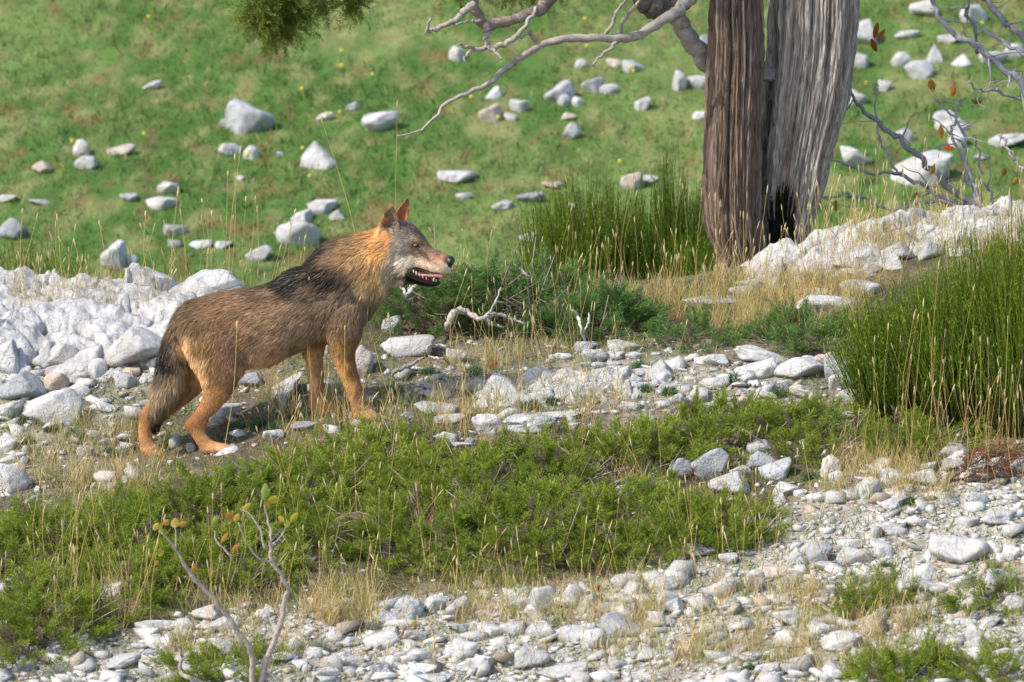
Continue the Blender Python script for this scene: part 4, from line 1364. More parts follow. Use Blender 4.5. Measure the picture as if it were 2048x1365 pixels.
# trunk of the body
loft([(346, 650, 350, 668, .02, 0), (356, 628, 360, 690, .065, 0), (372, 607, 372, 712, .095, 0), (395, 598, 392, 731, .108, 0), (430, 589, 430, 742, .116, 0), (470, 581, 472, 737, .117, 0), (510, 576, 512, 731, .119, 0), (545, 566, 548, 725, .123, 0),
      (580, 544, 582, 709, .128, 0), (612, 531, 615, 696, .13, 0), (645, 515, 655, 689, .126, 0), (678, 505, 692, 684, .12, 0), (705, 505, 716, 664, .10, 0), (728, 520, 734, 636, .075, 0), (740, 550, 744, 610, .04, 0)])
# neck and ruff
loft([(600, 545, 690, 685, .115, 0), (628, 512, 718, 660, .122, 0), (655, 489, 742, 628, .12, 0), (690, 477, 762, 598, .112, -.005), (722, 467, 780, 582, .102, -.012), (752, 456, 792, 570, .092, -.02), (778, 449, 803, 560, .08, -.028), (800, 447, 812, 552, .06, -.03)])
# head: skull, cheeks, muzzle (turned slightly towards the camera)
HY = .35
loft([(772, 462, 790, 556, .050, -.02, HY), (788, 447, 800, 559, .074, -.024, HY), (802, 442, 810, 556, .082, -.028, HY), (816, 444, 818, 549, .082, -.03, HY), (831, 457, 827, 543, .072, -.035, HY), (844, 471, 836, 538, .060, -.04, HY), (853, 484, 847, 540, .050, -.046, HY),
      (862, 495, 858, 544, .044, -.052, HY), (872, 500, 869, 548, .041, -.056, HY), (884, 505, 882, 549, .038, -.06, HY), (894, 509, 893, 546, .034, -.064, HY), (903, 513, 902, 541, .025, -.067, HY)], m=4, power=2.3)
# brow ridge and cheek fullness
loft([(828, 472, 832, 486, .02, -.075, HY), (838, 477, 838, 488, .018, -.078, HY), (846, 486, 845, 492, .01, -.074, HY)], n=12, m=3)
loft([(785, 490, 795, 552, .03, -.075, HY), (803, 498, 808, 548, .03, -.085, HY), (822, 512, 822, 540, .02, -.08, HY)], n=14, m=3)
# lower jaw
loft([(796, 548, 796, 568, .05, -.026, HY), (812, 551, 811, 566, .045, -.03, HY), (826, 557, 824, 567, .034, -.036, HY), (842, 563, 841, 571, .028, -.043, HY), (858, 566, 857, 574, .025, -.05, HY), (870, 566, 870, 573, .022, -.055, HY), (879, 562, 880, 569, .014, -.058, HY)], n=16, m=3)
# hind legs
loft([(366, 640, 470, 628, .045, -.07), (368, 680, 490, 690, .062, -.075), (380, 722, 490, 735, .06, -.078), (397, 752, 478, 762, .05, -.08), (407, 782, 464, 788, .038, -.08), (400, 808, 440, 816, .028, -.078), (385, 829, 420, 836, .0235, -.075), (369, 848, 411, 853, .023, -.073), (374, 861, 411, 864, .022, -.072),
      (386, 876, 417, 873, .022, -.072), (396, 893, 427, 882, .024, -.072), (405, 905, 440, 886, .031, -.073), (425, 909, 456, 889, .034, -.074), (448, 908, 463, 894, .027, -.074), (462, 905, 466, 899, .010, -.074)], n=20)
loft([(380, 660, 450, 680, .05, .06), (365, 730, 430, 745, .05, .065), (335, 775, 395, 790, .036, .065), (303, 800, 350, 822, .027, .065), (283, 822, 318, 836, .023, .062), (278, 846, 306, 848, .022, .062), (277, 870, 304, 868, .022, .062), (279, 893, 309, 884, .024, .062), (285, 911, 317, 892, .031, .06), (300, 917, 324, 899, .032, .06), (320, 914, 326, 905, .012, .06)], n=20)
# fore legs
loft([(648, 600, 726, 590, .04, -.075), (650, 640, 728, 632, .052, -.08), (656, 680, 720, 674, .05, -.08), (661, 705, 711, 700, .042, -.08), (669, 728, 711, 722, .034, -.078), (681, 754, 716, 748, .028, -.076), (693, 784, 725, 779, .0245, -.075), (700, 806, 731, 801, .024, -.075),
      (703, 822, 738, 814, .026, -.075), (705, 838, 747, 821, .033, -.075), (722, 846, 755, 827, .034, -.075), (742, 845, 760, 833, .027, -.075), (756, 842, 762, 836, .010, -.075)], n=20)
loft([(605, 640, 665, 640, .045, .06), (606, 690, 652, 690, .042, .07), (612, 722, 646, 720, .033, .07), (617, 752, 647, 750, .027, .07), (619, 782, 648, 780, .0245, .07), (618, 800, 652, 794, .024, .07), (617, 815, 660, 801, .028, .07), (626, 827, 669, 806, .033, .07), (645, 831, 675, 811, .033, .07), (664, 829, 679, 817, .022, .07), (677, 825, 680, 820, .008, .07)], n=20)
# toes
for (x, y, d) in ((742, 837, -.107), (752, 839, -.09), (755, 840, -.068), (748, 838, -.048)):
    loft([(x - 6, y - 7, x - 6, y + 5, .010, d), (x, y - 6, x, y + 6, .012, d), (x + 6, y - 4, x + 6, y + 6, .011, d), (x + 9, y - 1, x + 9, y + 5, .005, d)], n=10, m=2)
for (x, y, d) in ((445, 900, -.105), (456, 901, -.088), (459, 903, -.068), (452, 901, -.048)):
    loft([(x - 6, y - 7, x - 6, y + 5, .010, d), (x, y - 6, x, y + 6, .012, d), (x + 6, y - 4, x + 6, y + 6, .011, d), (x + 9, y - 1, x + 9, y + 5, .005, d)], n=10, m=2)
for (x, y, d) in ((666, 822, .04), (672, 823, .06), (670, 824, .085), (314, 908, .03), (318, 910, .052), (316, 910, .078)):
    loft([(x - 5, y - 6, x - 5, y + 5, .010, d), (x, y - 6, x, y + 6, .012, d), (x + 6, y - 3, x + 6, y + 5, .010, d), (x + 9, y, x + 9, y + 4, .004, d)], n=10, m=2)
# tail
loft([(362, 612, 386, 640, .035, 0), (350, 630, 376, 658, .04, -.01), (338, 655, 369, 676, .046, -.02), (327, 685, 367, 697, .05, -.03), (318, 717, 370, 724, .055, -.04), (310, 760, 374, 758, .057, -.045), (301, 798, 358, 796, .05, -.045), (295, 830, 333, 826, .038, -.04), (301, 850, 321, 848, .022, -.035), (307, 862, 314, 860, .01, -.03)], n=20)


def ear(base_l, base_r, tip, bow, yo, thick, tilt):
    """a cupped shell: outer edge, inner edge, tip, with its hollow towards the camera"""
    global WN
    nu, nv = 11, 12
    front = np.zeros((nv, nu, 3))
    bl, br, tp = np.array(base_l, float), np.array(base_r, float), np.array(tip, float)
    for i in range(nv):
        t = i / (nv - 1)
        wd = (1 - t ** 1.7) ** 0.8 if i < nv - 1 else 0.04
        c = (bl + br) / 2 * (1 - t) + tp * t + np.array(bow) * math.sin(t * math.pi) * 0.5
        hw = (br - bl) / 2 * wd * (1 + 0.12 * math.sin(t * math.pi))
        for j in range(nu):
            s = -1 + 2 * j / (nu - 1)
            p = c + hw * s
            depth = yo + .022 * wd * (1 - s * s) + tilt * s
            front[i, j] = on_plane(p[0], p[1], YW + depth)
    back = front + np.array([0, thick, 0])
    V = np.concatenate([front.reshape(-1, 3), back.reshape(-1, 3)])
    F = []
    N_ = nu * nv
    g = lambda i, j: i * nu + j
    for i in range(nv - 1):
        for j in range(nu - 1):
            a, b, c, d = g(i, j), g(i, j + 1), g(i + 1, j + 1), g(i + 1, j)
            F += [(a, b, c), (a, c, d), (N_ + a, N_ + c, N_ + b), (N_ + a, N_ + d, N_ + c)]
    rim = [g(0, j) for j in range(nu)] + [g(i, nu - 1) for i in range(1, nv)] + [g(nv - 1, j) for j in range(nu - 2, -1, -1)] + [g(i, 0) for i in range(nv - 2, 0, -1)]
    for a, b in zip(rim, rim[1:] + rim[:1]):
        F += [(b, a, N_ + a), (b, N_ + a, N_ + b)]
    WV.append(V)
    WF.append(np.array(F) + WN)
    WN += len(V)


ear((757, 478), (799, 466), (780, 409), (0, -2), -.088, .014, -.006)
ear((787, 445), (814, 446), (817, 396), (-4, 0), .022, .014, .006)

me0 = mesh_np('wolf_raw', np.concatenate(WV), np.concatenate(WF))
tmp = bpy.data.objects.new('wolf_raw', me0)
COL.objects.link(tmp)
rm = tmp.modifiers.new('remesh', 'REMESH')
rm.mode = 'VOXEL'
rm.voxel_size = 0.0052
sm = tmp.modifiers.new('smooth', 'SMOOTH')
sm.factor, sm.iterations = 0.5, 4
dg = bpy.context.evaluated_depsgraph_get()
body_me = bpy.data.meshes.new_from_object(tmp.evaluated_get(dg))
bpy.data.objects.remove(tmp)
nv_ = len(body_me.vertices)
BV = np.zeros(nv_ * 3, np.float32)
body_me.vertices.foreach_get('co', BV)
BV = BV.reshape(-1, 3).astype(float)

# coat colours: (x, y in the photograph, depth m, colour)
COAT = [(772, 452, -.08, '5a4a3d'), (780, 452, -.08, '3f362f'), (788, 456, -.08, '463a31'), (794, 452, -.08, '5f4e3f'), (775, 430, -.08, '4f4238'), (783, 421, -.08, '4a3c30'), (786, 436, -.08, '3f362f'), (450, 585, 0, '6e553e'), (410, 590, 0, '5f4a36'), (500, 575, 0, '5a4735'), (530, 566, 0, '463a30'), (556, 548, 0, '262120'), (575, 536, 0, '2a2422'), (600, 528, 0, '2e2826'), (560, 565, -.1, '241f1e'), (575, 552, -.1, '221e1d'), (590, 562, -.12, '262120'), (605, 548, -.11, '241f1e'), (625, 554, -.12, '2a2422'), (640, 545, -.12, '2a2422'), (655, 555, -.12, '2e2724'), (672, 560, -.12, '302925'), (690, 556, -.12, '443831'), (620, 575, -.12, '564536'),
 (540, 590, -.1, '604b38'), (480, 610, -.12, '735a42'), (440, 630, -.12, '735840'), (510, 650, -.13, '836850'), (560, 630, -.13, '7a624c'), (600, 640, -.13, '7c6753'), (640, 620, -.13, '6f5c4b'), (470, 680, -.12, '80644a'), (540, 690, -.13, '8a6f56'), (590, 690, -.13, '85705a'), (530, 735, -.05, 'c4a27e'), (555, 725, -.08, 'a07f60'), (500, 740, -.08, 'a5815f'), (610, 705, -.1, '857058'), (640, 690, -.1, '7d6651'),
 (375, 625, -.06, '5d4834'), (395, 650, -.1, '6b5037'), (372, 680, -.06, 'd0ab7d'), (372, 705, -.06, 'd2b087'), (386, 730, -.1, 'd0ac80'), (400, 752, -.1, 'c9a272'), (400, 690, -.12, '90693f'), (430, 690, -.13, '7d5d40'), (460, 720, -.12, '80624a'), (430, 740, -.13, '8d673f'), (455, 765, -.12, '8a643f'), (470, 770, -.1, '775a40'),
 (440, 795, -.1, 'b07642'), (415, 815, -.1, 'b0723d'), (395, 840, -.09, 'ad6c3a'), (375, 850, -.09, 'a8683a'), (400, 870, -.09, 'b67a48'), (415, 890, -.09, 'ba8050'), (440, 898, -.09, 'c08d66'), (460, 900, -.08, 'b98a66'),
 (450, 660, .12, '735a42'), (400, 730, .1, 'b5875a'), (340, 790, .07, 'b0733c'), (290, 830, .06, 'b2733c'), (288, 865, .06, 'bc804a'), (298, 900, .06, 'b87f55'), (318, 905, .06, '9a6a4a'),
 (680, 590, -.12, '6c594a'), (700, 610, -.12, '76634f'), (680, 650, -.13, '77624a'), (710, 650, -.1, '7d6850'), (725, 640, -.05, '6b5a4a'), (690, 690, -.1, '8b6238'), (665, 700, -.1, 'a3743f'), (705, 705, -.1, '7d5832'), (680, 735, -.09, 'c68d4c'), (708, 740, -.09, '8c592c'), (700, 780, -.09, 'c28a50'), (718, 785, -.09, '9a6434'), (712, 815, -.09, 'b27a48'), (735, 832, -.09, 'c6926a'), (755, 836, -.08, 'c09070'),  # forelegs: coat tones with sunlit rear edges and shaded fronts mixed in
 (612, 720, .07, 'bd9060'), (640, 730, .07, '9c744c'), (620, 770, .07, 'bd9060'), (645, 780, .07, '97704a'), (635, 810, .07, 'b27c50'), (665, 820, .07, 'b47a4e'),
 (365, 615, 0, '4f3e2e'), (345, 650, -.03, '57462f'), (360, 665, -.05, '5f4b37'), (332, 690, -.05, '3a322b'), (322, 720, -.07, '1f1d1d'), (335, 722, -.09, '2c2826'), (355, 715, -.09, '655340'), (320, 750, -.08, '5c5042'), (345, 760, -.1, '8d795f'), (362, 755, -.08, '7a6852'), (320, 785, -.09, '8b775d'), (345, 795, -.08, '75644f'), (308, 815, -.08, '85725a'), (325, 820, -.08, '5e5244'), (305, 838, -.07, '5a4c3c'), (312, 848, -.06, '1e1c1c'), (308, 862, -.05, '141414'),
 (742, 465, -.05, 'b06f31'), (758, 480, -.09, 'c98440'), (760, 505, -.11, 'cf8f48'), (730, 475, -.05, '8f6134'), (705, 478, -.04, '6d5034'), (675, 484, -.03, '4d3e30'), (650, 495, -.03, '2c2725'), (632, 508, -.03, '262221'), (690, 500, -.11, '8a6844'), (660, 515, -.12, '6d5540'), (640, 530, -.12, '3a312b'), (720, 510, -.12, '9a7448'), (740, 530, -.12, 'b08452'), (750, 555, -.12, 'b9955f'), (715, 545, -.12, '8b6d4b'), (735, 575, -.12, 'ad946e'), (762, 575, -.1, 'b09a74'), (770, 590, -.06, '94805f'), (700, 575, -.12, '57483c'), (740, 605, -.08, '6d5e50'), (755, 600, -.05, '74644f'), (725, 600, -.1, '6f5d4c'),
 (775, 500, -.11, 'bb8a50'), (780, 530, -.11, '9a8a72'), (792, 490, -.12, '7a736a'), (792, 515, -.12, '8d877e'), (805, 500, -.12, '77716b'), (805, 525, -.12, 'd9d0c3'), (790, 545, -.11, '9d9486'), (815, 535, -.12, 'd3c4ad'), (825, 522, -.11, 'ddd0bd'), (840, 528, -.1, 'e5d5bf'), (855, 534, -.1, 'dccbb4'), (800, 558, -.08, '958b7c'), (785, 568, -.06, '8c7f6b'),
 (820, 460, -.06, '5b5148'), (805, 470, -.1, '6a625a'), (835, 465, -.05, '4f463f'), (845, 476, -.07, '6e5c4a'), (822, 480, -.11, '77706a'), (838, 482, -.1, '94704a'), (818, 498, -.11, '6d665f'), (810, 450, -.03, '675a4e'), (790, 450, -.06, '6a5a48'),
 (774, 478, -.09, 'c37c36'), (783, 465, -.1, '6a5138'), (768, 440, -.08, 'b06c34'), (763, 460, -.08, 'cfa068'), (777, 435, -.08, '4f4339'), (785, 445, -.08, '3d342e'), (790, 435, -.08, '7d6248'), (780, 416, -.08, '8a6642'), (785, 425, -.08, '5a4836'), (800, 435, .03, 'b9682f'), (808, 420, .03, 'a9623a'), (816, 402, .03, '8a5a42'), (812, 440, .03, 'b0703c'),
 (831, 491, -.11, '2a211c'), (838, 493, -.11, '30251f'), (826, 497, -.11, '5a4836'), (834, 504, -.1, '6b533e'), (845, 500, -.1, '8a6244'), (856, 500, -.09, '7d5a45'), (858, 512, -.1, 'a86f4a'), (868, 518, -.1, 'bb8a62'), (875, 508, -.08, '6f5142'), (885, 515, -.1, '9a7154'), (882, 528, -.1, 'c2a083'), (893, 520, -.09, '5a4339'), (890, 536, -.1, 'c6b8a6'), (872, 540, -.1, 'd2c3ae'),
 (820, 562, -.07, '3a2f2c'), (845, 568, -.08, '2c2424'), (868, 570, -.08, '2d2424'), (880, 566, -.08, '3a2d2c'), (805, 566, -.07, '7d7263')]
CX = np.array([[a, b, (c * 425)] for a, b, c, _ in COAT])
CCOL = np.array([srgb(h) for *_, h in COAT])
_l = (CCOL @ np.array([.35, .5, .15]))[:, None]
CCOL = _l + (CCOL - _l) * 0.86
_s = np.clip((1 - CCOL[:, 2] / CCOL[:, 0] - .62) / .25, 0, 1)
CCOL[:, 0] *= 1 - .22 * _s
CCOL[:, 1] *= 1 - .03 * _s
CCOL[:, 2] *= 1 - .0 * _s
CCOL = np.where(_l < .035, CCOL * .4, CCOL)


def to_photo(P):
    uv = project(P)
    return np.concatenate([uv, ((P[:, 1] - YW) * 425)[:, None]], 1)


def idw(Q, X, val, p=3.2, fade=9.0):
    out = np.zeros((len(Q), val.shape[1]))
    for s in range(0, len(Q), 20000):
        q = Q[s:s + 20000].copy()
        d1 = ((q[:, None, :] - X[None]) * np.array([1, 1, .7])) ** 2
        d = d1.sum(2)
        q[:, 2] *= -1                      # the coat is the same on both flanks
        w = 1 / (d + fade) ** p
        out[s:s + 20000] = (w @ val) / w.sum(1)[:, None]
    return out


def coat(P):
    return idw(to_photo(P), CX, CCOL, 2.8, 10.0) * np.array([1.82, 1.68, 1.5])


bc = coat(BV)
at = body_me.attributes.get('Col') or body_me.attributes.new('Col', 'FLOAT_COLOR', 'POINT')
c4 = np.ones((nv_, 4), np.float32)
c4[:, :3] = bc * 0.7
at.data.foreach_set('color', c4.ravel())
body_me.vertices.foreach_set('co', (BV - WG).astype(np.float32).ravel())
body_me.polygons.foreach_set('use_smooth', np.ones(len(body_me.polygons), bool))
body_me.update()
body_me.materials.clear()
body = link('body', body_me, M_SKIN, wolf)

# fur: flat strands laid along the coat
COMB = [(900, 525, -1, .1, .003), (885, 520, -1, .05, .005), (868, 518, -1, .1, .007), (870, 540, -1, .15, .005), (850, 535, -1, .25, .008), (845, 480, -.8, -.4, .009), (825, 462, -.9, -.25, .015), (812, 480, -.9, .1, .02), (831, 491, -1, .2, .004), (820, 520, -.9, .45, .022), (800, 535, -.75, .7, .035), (790, 555, -.5, .9, .042), (785, 500, -.9, .5, .026),
 (779, 440, -.1, -1, .006), (781, 415, 0, -1, .006), (763, 465, -.4, -.6, .010), (812, 410, 0, -1, .006), (800, 440, -.2, -.6, .008), (850, 568, -1, .1, .004), (875, 568, -1, .1, .004),
 (755, 480, -.9, .5, .045), (720, 475, -1, .35, .052), (680, 490, -1, .4, .055), (640, 510, -1, .45, .06), (600, 532, -1, .35, .058), (560, 550, -1, .3, .056), (750, 530, -.45, .95, .055), (720, 540, -.7, .8, .055), (690, 550, -.8, .7, .052), (765, 580, -.2, 1, .055), (740, 610, -.2, 1, .05), (700, 600, -.5, 1, .045), (670, 640, -.5, 1, .038), (715, 650, -.15, 1, .038),
 (640, 580, -.8, .6, .045), (600, 600, -.9, .5, .043), (540, 600, -1, .35, .042), (480, 600, -1, .3, .040), (420, 605, -.95, .45, .040), (380, 620, -.8, .7, .042), (600, 680, -.8, .7, .040), (540, 670, -.9, .6, .040), (480, 660, -.85, .6, .038), (540, 725, -.5, .9, .05), (510, 735, -.5, .9, .045), (600, 700, -.6, .8, .038), (430, 680, -.65, .85, .034), (400, 700, -.4, 1, .036), (372, 700, -.15, 1, .042), (390, 745, -.1, 1, .034), (450, 740, -.4, 1, .026), (465, 770, -.35, 1, .016),
 (440, 795, -.4, 1, .011), (400, 830, -.4, 1, .008), (370, 850, .1, 1, .007), (400, 875, .3, 1, .006), (440, 900, 1, .35, .006), (690, 700, -.1, 1, .018), (665, 712, -.2, 1, .022), (695, 745, .2, 1, .011), (710, 790, .25, 1, .008), (735, 832, .8, .6, .006), (625, 720, 0, 1, .012), (630, 770, 0, 1, .008), (655, 818, .8, .4, .006),
 (355, 640, -.5, 1, .046), (340, 680, -.3, 1, .05), (335, 725, -.2, 1, .055), (335, 770, -.25, 1, .055), (320, 815, -.3, 1, .050), (312, 845, -.2, 1, .04), (300, 835, .05, 1, .012), (290, 840, 0, 1, .008), (288, 880, 0, 1, .006), (310, 905, .8, .5, .006)]
KX = np.array([[a, b] for a, b, *_ in COMB], float)
KV = np.array([[c / math.hypot(c, d), d / math.hypot(c, d), e] for _, _, c, d, e in COMB])


def comb(P):
    q = project(P)
    out = np.zeros((len(q), 3))
    for s in range(0, len(q), 20000):
        d = ((q[s:s + 20000, None, :] - KX[None]) ** 2).sum(2)
        w = 1 / (d + 30) ** 2.2
        out[s:s + 20000] = (w @ KV) / w.sum(1)[:, None]
    return out


body_me.calc_loop_triangles()
nt = len(body_me.loop_triangles)
TI = np.zeros(nt * 3, np.int32)
body_me.loop_triangles.foreach_get('vertices', TI)
TI = TI.reshape(-1, 3)
VN = np.zeros(nv_ * 3, np.float32)
body_me.vertices.foreach_get('normal', VN)
VN = VN.reshape(-1, 3).astype(float)
A, B_, C_ = BV[TI[:, 0]], BV[TI[:, 1]], BV[TI[:, 2]]
ar = np.linalg.norm(np.cross(B_ - A, C_ - A), axis=1)
lenv = comb(BV)[:, 2]
dens = ar * (1 + 1.2 * np.clip(.02 / np.maximum(lenv[TI[:, 0]], .004), 0, 3.2))
NH = 190000
ti = rng.choice(nt, NH, p=dens / dens.sum())
r1, r2 = np.sqrt(rng.random((NH, 1))), rng.random((NH, 1))
w0, w1, w2 = 1 - r1, r1 * (1 - r2), r1 * r2
HP = A[ti] * w0 + B_[ti] * w1 + C_[ti] * w2
HN = VN[TI[ti, 0]] * w0 + VN[TI[ti, 1]] * w1 + VN[TI[ti, 2]] * w2
HN /= np.linalg.norm(HN, axis=1)[:, None] + 1e-9
uv = project(HP)
# no fur inside the open mouth or on the nose
mouth = (uv[:, 0] > 817) & (uv[:, 1] > np.interp(uv[:, 0], [815, 830, 848, 868, 890, 900], [540, 538, 538, 545, 546, 540])) & (uv[:, 1] < np.interp(uv[:, 0], [815, 840, 880], [556, 564, 560]))
nose = (uv[:, 0] > 896)
eyez = ((uv[:, 0] - 831.5) / 7) ** 2 + ((uv[:, 1] - 491) / 4.5) ** 2 < 1
kp = ~(mouth | nose | eyez)
HP, HN, uv = HP[kp], HN[kp], uv[kp]
NH = len(HP)
K = comb(HP)
dirv = np.stack([K[:, 0], np.zeros(NH), -K[:, 1]], 1)
# clumping: neighbouring strands share a wobble
cl = np.stack([fbm(uv[:, 0] / 5 + 3, uv[:, 1] / 5, 2) - .5, fbm(uv[:, 0] / 5 + 60, uv[:, 1] / 5 + 9, 2) - .5], 1)
dirv[:, 0] += cl[:, 0] * 1.0
dirv[:, 2] += cl[:, 1] * 1.0
dirv += rng.normal(0, .12, (NH, 3))
tan = dirv - (dirv * HN).sum(1)[:, None] * HN
tan /= np.linalg.norm(tan, axis=1)[:, None] + 1e-9
L = (K[:, 2] * rng.uniform(.65, 1.25, NH) * np.where(K[:, 2] < .014, 1.5, 1.0))[:, None]
lift0 = (.45 + .25 * (K[:, 2] < .015))[:, None] * rng.uniform(.6, 1.5, (NH, 1))
lift1 = .16 * rng.uniform(.2, 2.0, (NH, 1))
d0 = tan + HN * lift0
d0 /= np.linalg.norm(d0, axis=1)[:, None]
d1 = tan + HN * lift1 + np.array([0, 0, -.12])
d1 /= np.linalg.norm(d1, axis=1)[:, None]
p0 = HP - HN * .002
p1 = p0 + d0 * L * .45
p2 = p1 + d1 * L * .6
sd_ = np.cross(tan, HN)
W = np.clip(L * .03, .0006, .0013)
V = np.stack([p0 - sd_ * W, p0 + sd_ * W, p1 + sd_ * W * .9, p1 - sd_ * W * .9, p2], 1)
hc = coat(HP)
var = rng.uniform(.6, 1.45, (NH, 1)) * (.62 + .76 * fbm(uv[:, 0] / 22 + 3, uv[:, 1] / 13 + 8, 3))[:, None] * (.72 + .56 * fbm(uv[:, 0] / 4 + 11, uv[:, 1] / 7 + 5, 2))[:, None]
hc = hc * var
spk = (uv[:, 0] > 782) & (uv[:, 1] > 445) & (uv[:, 1] < 540) & (rng.random(NH) < .45)
hc[spk] = hc[spk] * .3 + srgb('#d8d2c8') * rng.uniform(.02, .8, (spk.sum(), 1))
grey = rng.random(NH) < .12
hc[grey] = hc[grey] * .5 + srgb('#c9bba6') * .35
longf = np.clip((K[:, 2] - .02) / .02, 0, 1)
# banded guard hairs: dark tips over the back, light bands below
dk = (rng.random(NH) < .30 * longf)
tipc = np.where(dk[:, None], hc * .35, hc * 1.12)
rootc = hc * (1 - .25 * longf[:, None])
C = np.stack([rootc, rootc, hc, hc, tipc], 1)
i = (np.arange(NH) * 5)[:, None]
F = np.concatenate([i + np.array([[0, 1, 2]]), i + np.array([[0, 2, 3]]), i + np.array([[3, 2, 4]])])
fb = Bag()
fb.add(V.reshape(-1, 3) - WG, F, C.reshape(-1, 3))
fur_me = fb.mesh('fur', True)
# strands take the light of the coat they lie on
nrm = np.repeat((HN + tan * .0)[:, None, :], 5, 1)
jit = rng.normal(0, .22, (NH, 1, 3))
nrm = (nrm + jit)
nrm /= np.linalg.norm(nrm, axis=2)[:, :, None]
fur_me.normals_split_custom_set_from_vertices(nrm.reshape(-1, 3).tolist())
fur = tag(link('fur', fur_me, M_FUR, wolf), kind='stuff')

# nose, eye, mouth, tongue, teeth
def blob(pts, radii, mat, name, parent, n=12, flat=None):
    V, F = tube(smooth_path(pts, 4), np.interp(np.linspace(0, 1, (len(pts) - 1) * 4 + 1), np.linspace(0, 1, len(radii)), radii), n)
    if flat is not None:
        c = V.mean(0)
        V = c + (V - c) * np.array(flat)
    return link(name, mesh_np(name, V - WG, F, None, True), mat, parent)


M_NOSE = mat_plain('nose_leather', (.012, .011, .012), .35, .5)
M_LIP = mat_plain('black_lip', (.02, .012, .013), .4, .5)
M_TONGUE = mat_plain('pink_tongue', (.50, .17, .19), .4, .5)
M_GUM = mat_plain('dark_gum', (.09, .028, .036), .4, .5)
M_TOOTH = mat_plain('ivory_tooth', (.75, .66, .5), .35, .5)
M_IRIS = mat_plain('amber_iris', (.34, .2, .08), .2, .5)
M_PUPIL = mat_plain('black_pupil', (.006, .006, .006), .1, .6)
WP = lambda x, y, d: on_plane(x, y, YW + d)
blob([WP(893, 523, -.066), WP(897, 523, -.068), WP(901, 525, -.07), WP(905, 526, -.072), WP(907, 527, -.073)], [.014, .027, .030, .024, .008], M_NOSE, 'nose', wolf, 14, (1, .95, 1))
eye = blob([WP(825.5, 490.5, -.106), WP(828, 491, -.110), WP(831.5, 491.5, -.112), WP(835, 492, -.110), WP(838, 493, -.106)], [.003, .009, .0105, .009, .003], M_LIP, 'eye', wolf, 12, (1, 1, .8))
blob([WP(829, 490.6, -.122), WP(831, 490.8, -.1235), WP(833.5, 491, -.122)], [.003, .0068, .003], M_IRIS, 'iris', eye, 10)
blob([WP(830.6, 490.4, -.1285), WP(831.6, 490.5, -.130), WP(832.6, 490.6, -.1285)], [.001, .003, .001], M_PUPIL, 'pupil', eye, 8)
blob([WP(814, 546, -.05), WP(824, 547, -.055), WP(838, 551, -.06), WP(854, 556, -.066), (WP(868, 559, -.07)), WP(878, 559, -.07)], [.016, .027, .027, .023, .018, .008], M_GUM, 'mouth_lining', wolf, 14, (1, .9, 1))
blob([WP(836, 549, -.088), WP(848, 550, -.094), WP(860, 552, -.094), WP(872, 552.5, -.092), WP(883, 555, -.088), WP(887, 559, -.086)], [.004, .007, .009, .010, .0105, .004], M_TONGUE, 'tongue', wolf, 12, (1, 1.6, .8))
blob([WP(815, 545, -.095), WP(818, 539, -.10), WP(828, 536.5, -.103), WP(842, 538, -.098), WP(856, 543, -.096), WP(868, 546, -.095), WP(880, 547, -.09)], [.003, .004, .004, .0035, .003, .0025, .002], M_LIP, 'upper_lip', wolf, 8)
blob([WP(815, 545, -.095), WP(816, 552, -.098), WP(828, 558, -.092), WP(842, 563, -.092), WP(858, 567, -.092), WP(870, 568, -.09), WP(880, 564, -.085)], [.003, .004, .004, .004, .004, .004, .003], M_LIP, 'lower_lip', wolf, 8)


def tooth(x, y, x2, y2, d, r):
    V, F = tube([WP(x, y, d), WP((x + x2) / 2, (y + y2) / 2, d - .001), WP(x2, y2, d)], [r * .8, r * .62, r * .15], 8)
    link('tooth', mesh_np('tooth', V - WG, F, None, True), M_TOOTH, wolf)


for t_ in ((867, 563, 869, 550, -.102, .0056), (872, 564, 873, 558, -.098, .003), (846, 557, 845, 548, -.104, .004), (839, 553, 838, 545.5, -.104, .0042), (833, 550, 832, 542, -.105, .0052), (828, 546, 826, 539, -.105, .0042), (853, 560, 852, 553, -.102, .003)):
    tooth(*t_)
# claws: dark nails at the toes
M_CLAW = mat_plain('dark_claw', (.03, .025, .022), .4, .4)
for (x, y, d) in ((759, 838, -.095), (761, 840, -.075), (757, 841, -.055), (466, 901, -.09), (467, 904, -.07), (464, 905, -.055), (680, 823, .055), (681, 825, .072), (325, 910, .045), (326, 911, .062)):
    V, F = tube([WP(x - 3, y - 1, d), WP(x + 1, y, d), WP(x + 4, y + 3, d)], [.0045, .004, .001], 6)
    link('claw', mesh_np('claw', V - WG, F, None, True), M_CLAW, wolf)
# ---------------------------------------------------------------- dead wood, sapling, bare shrub, leaves, cushions
def wood(label, cat, name, lines, dy=None, col=None, group=None, mat=M_WOOD):
    """one piece of wood: lines of (pixels, radii px); lies where its first point meets the ground"""
    G = ground_at(*lines[0][0][0])
    root = None
    bagw = Bag()
    k = ppm(G)
    for s, (pix, rad) in enumerate(lines):
        Y = G[1] - (dy or .06)
        P = np.array([on_plane(p[0], p[1], Y - (.05 * math.sin(i * 1.9 + s))) for i, p in enumerate(pix)])
        P = smooth_path(P, 5)
        P += rng.normal(0, .0025, P.shape)
        R = np.interp(np.linspace(0, 1, len(P)), np.linspace(0, 1, len(rad)), rad) / k * .78
        R = R * (1 + .35 * (vnoise(np.arange(len(R)) * .8, np.full(len(R), s + 7.)) - .5))
        V, F = tube(P, R, 7, .45)
        c = (col if col is not None else srgb('#cfc8c0')) * .72 * (0.75 + .45 * vnoise(np.arange(len(V)) * .7, np.full(len(V), s + 2.)))[:, None]
        bagw.add(V - G, F, c)
    o = link(name, bagw.mesh(name, True), mat, None, tuple(G))
    return tag(o, label, cat, group)


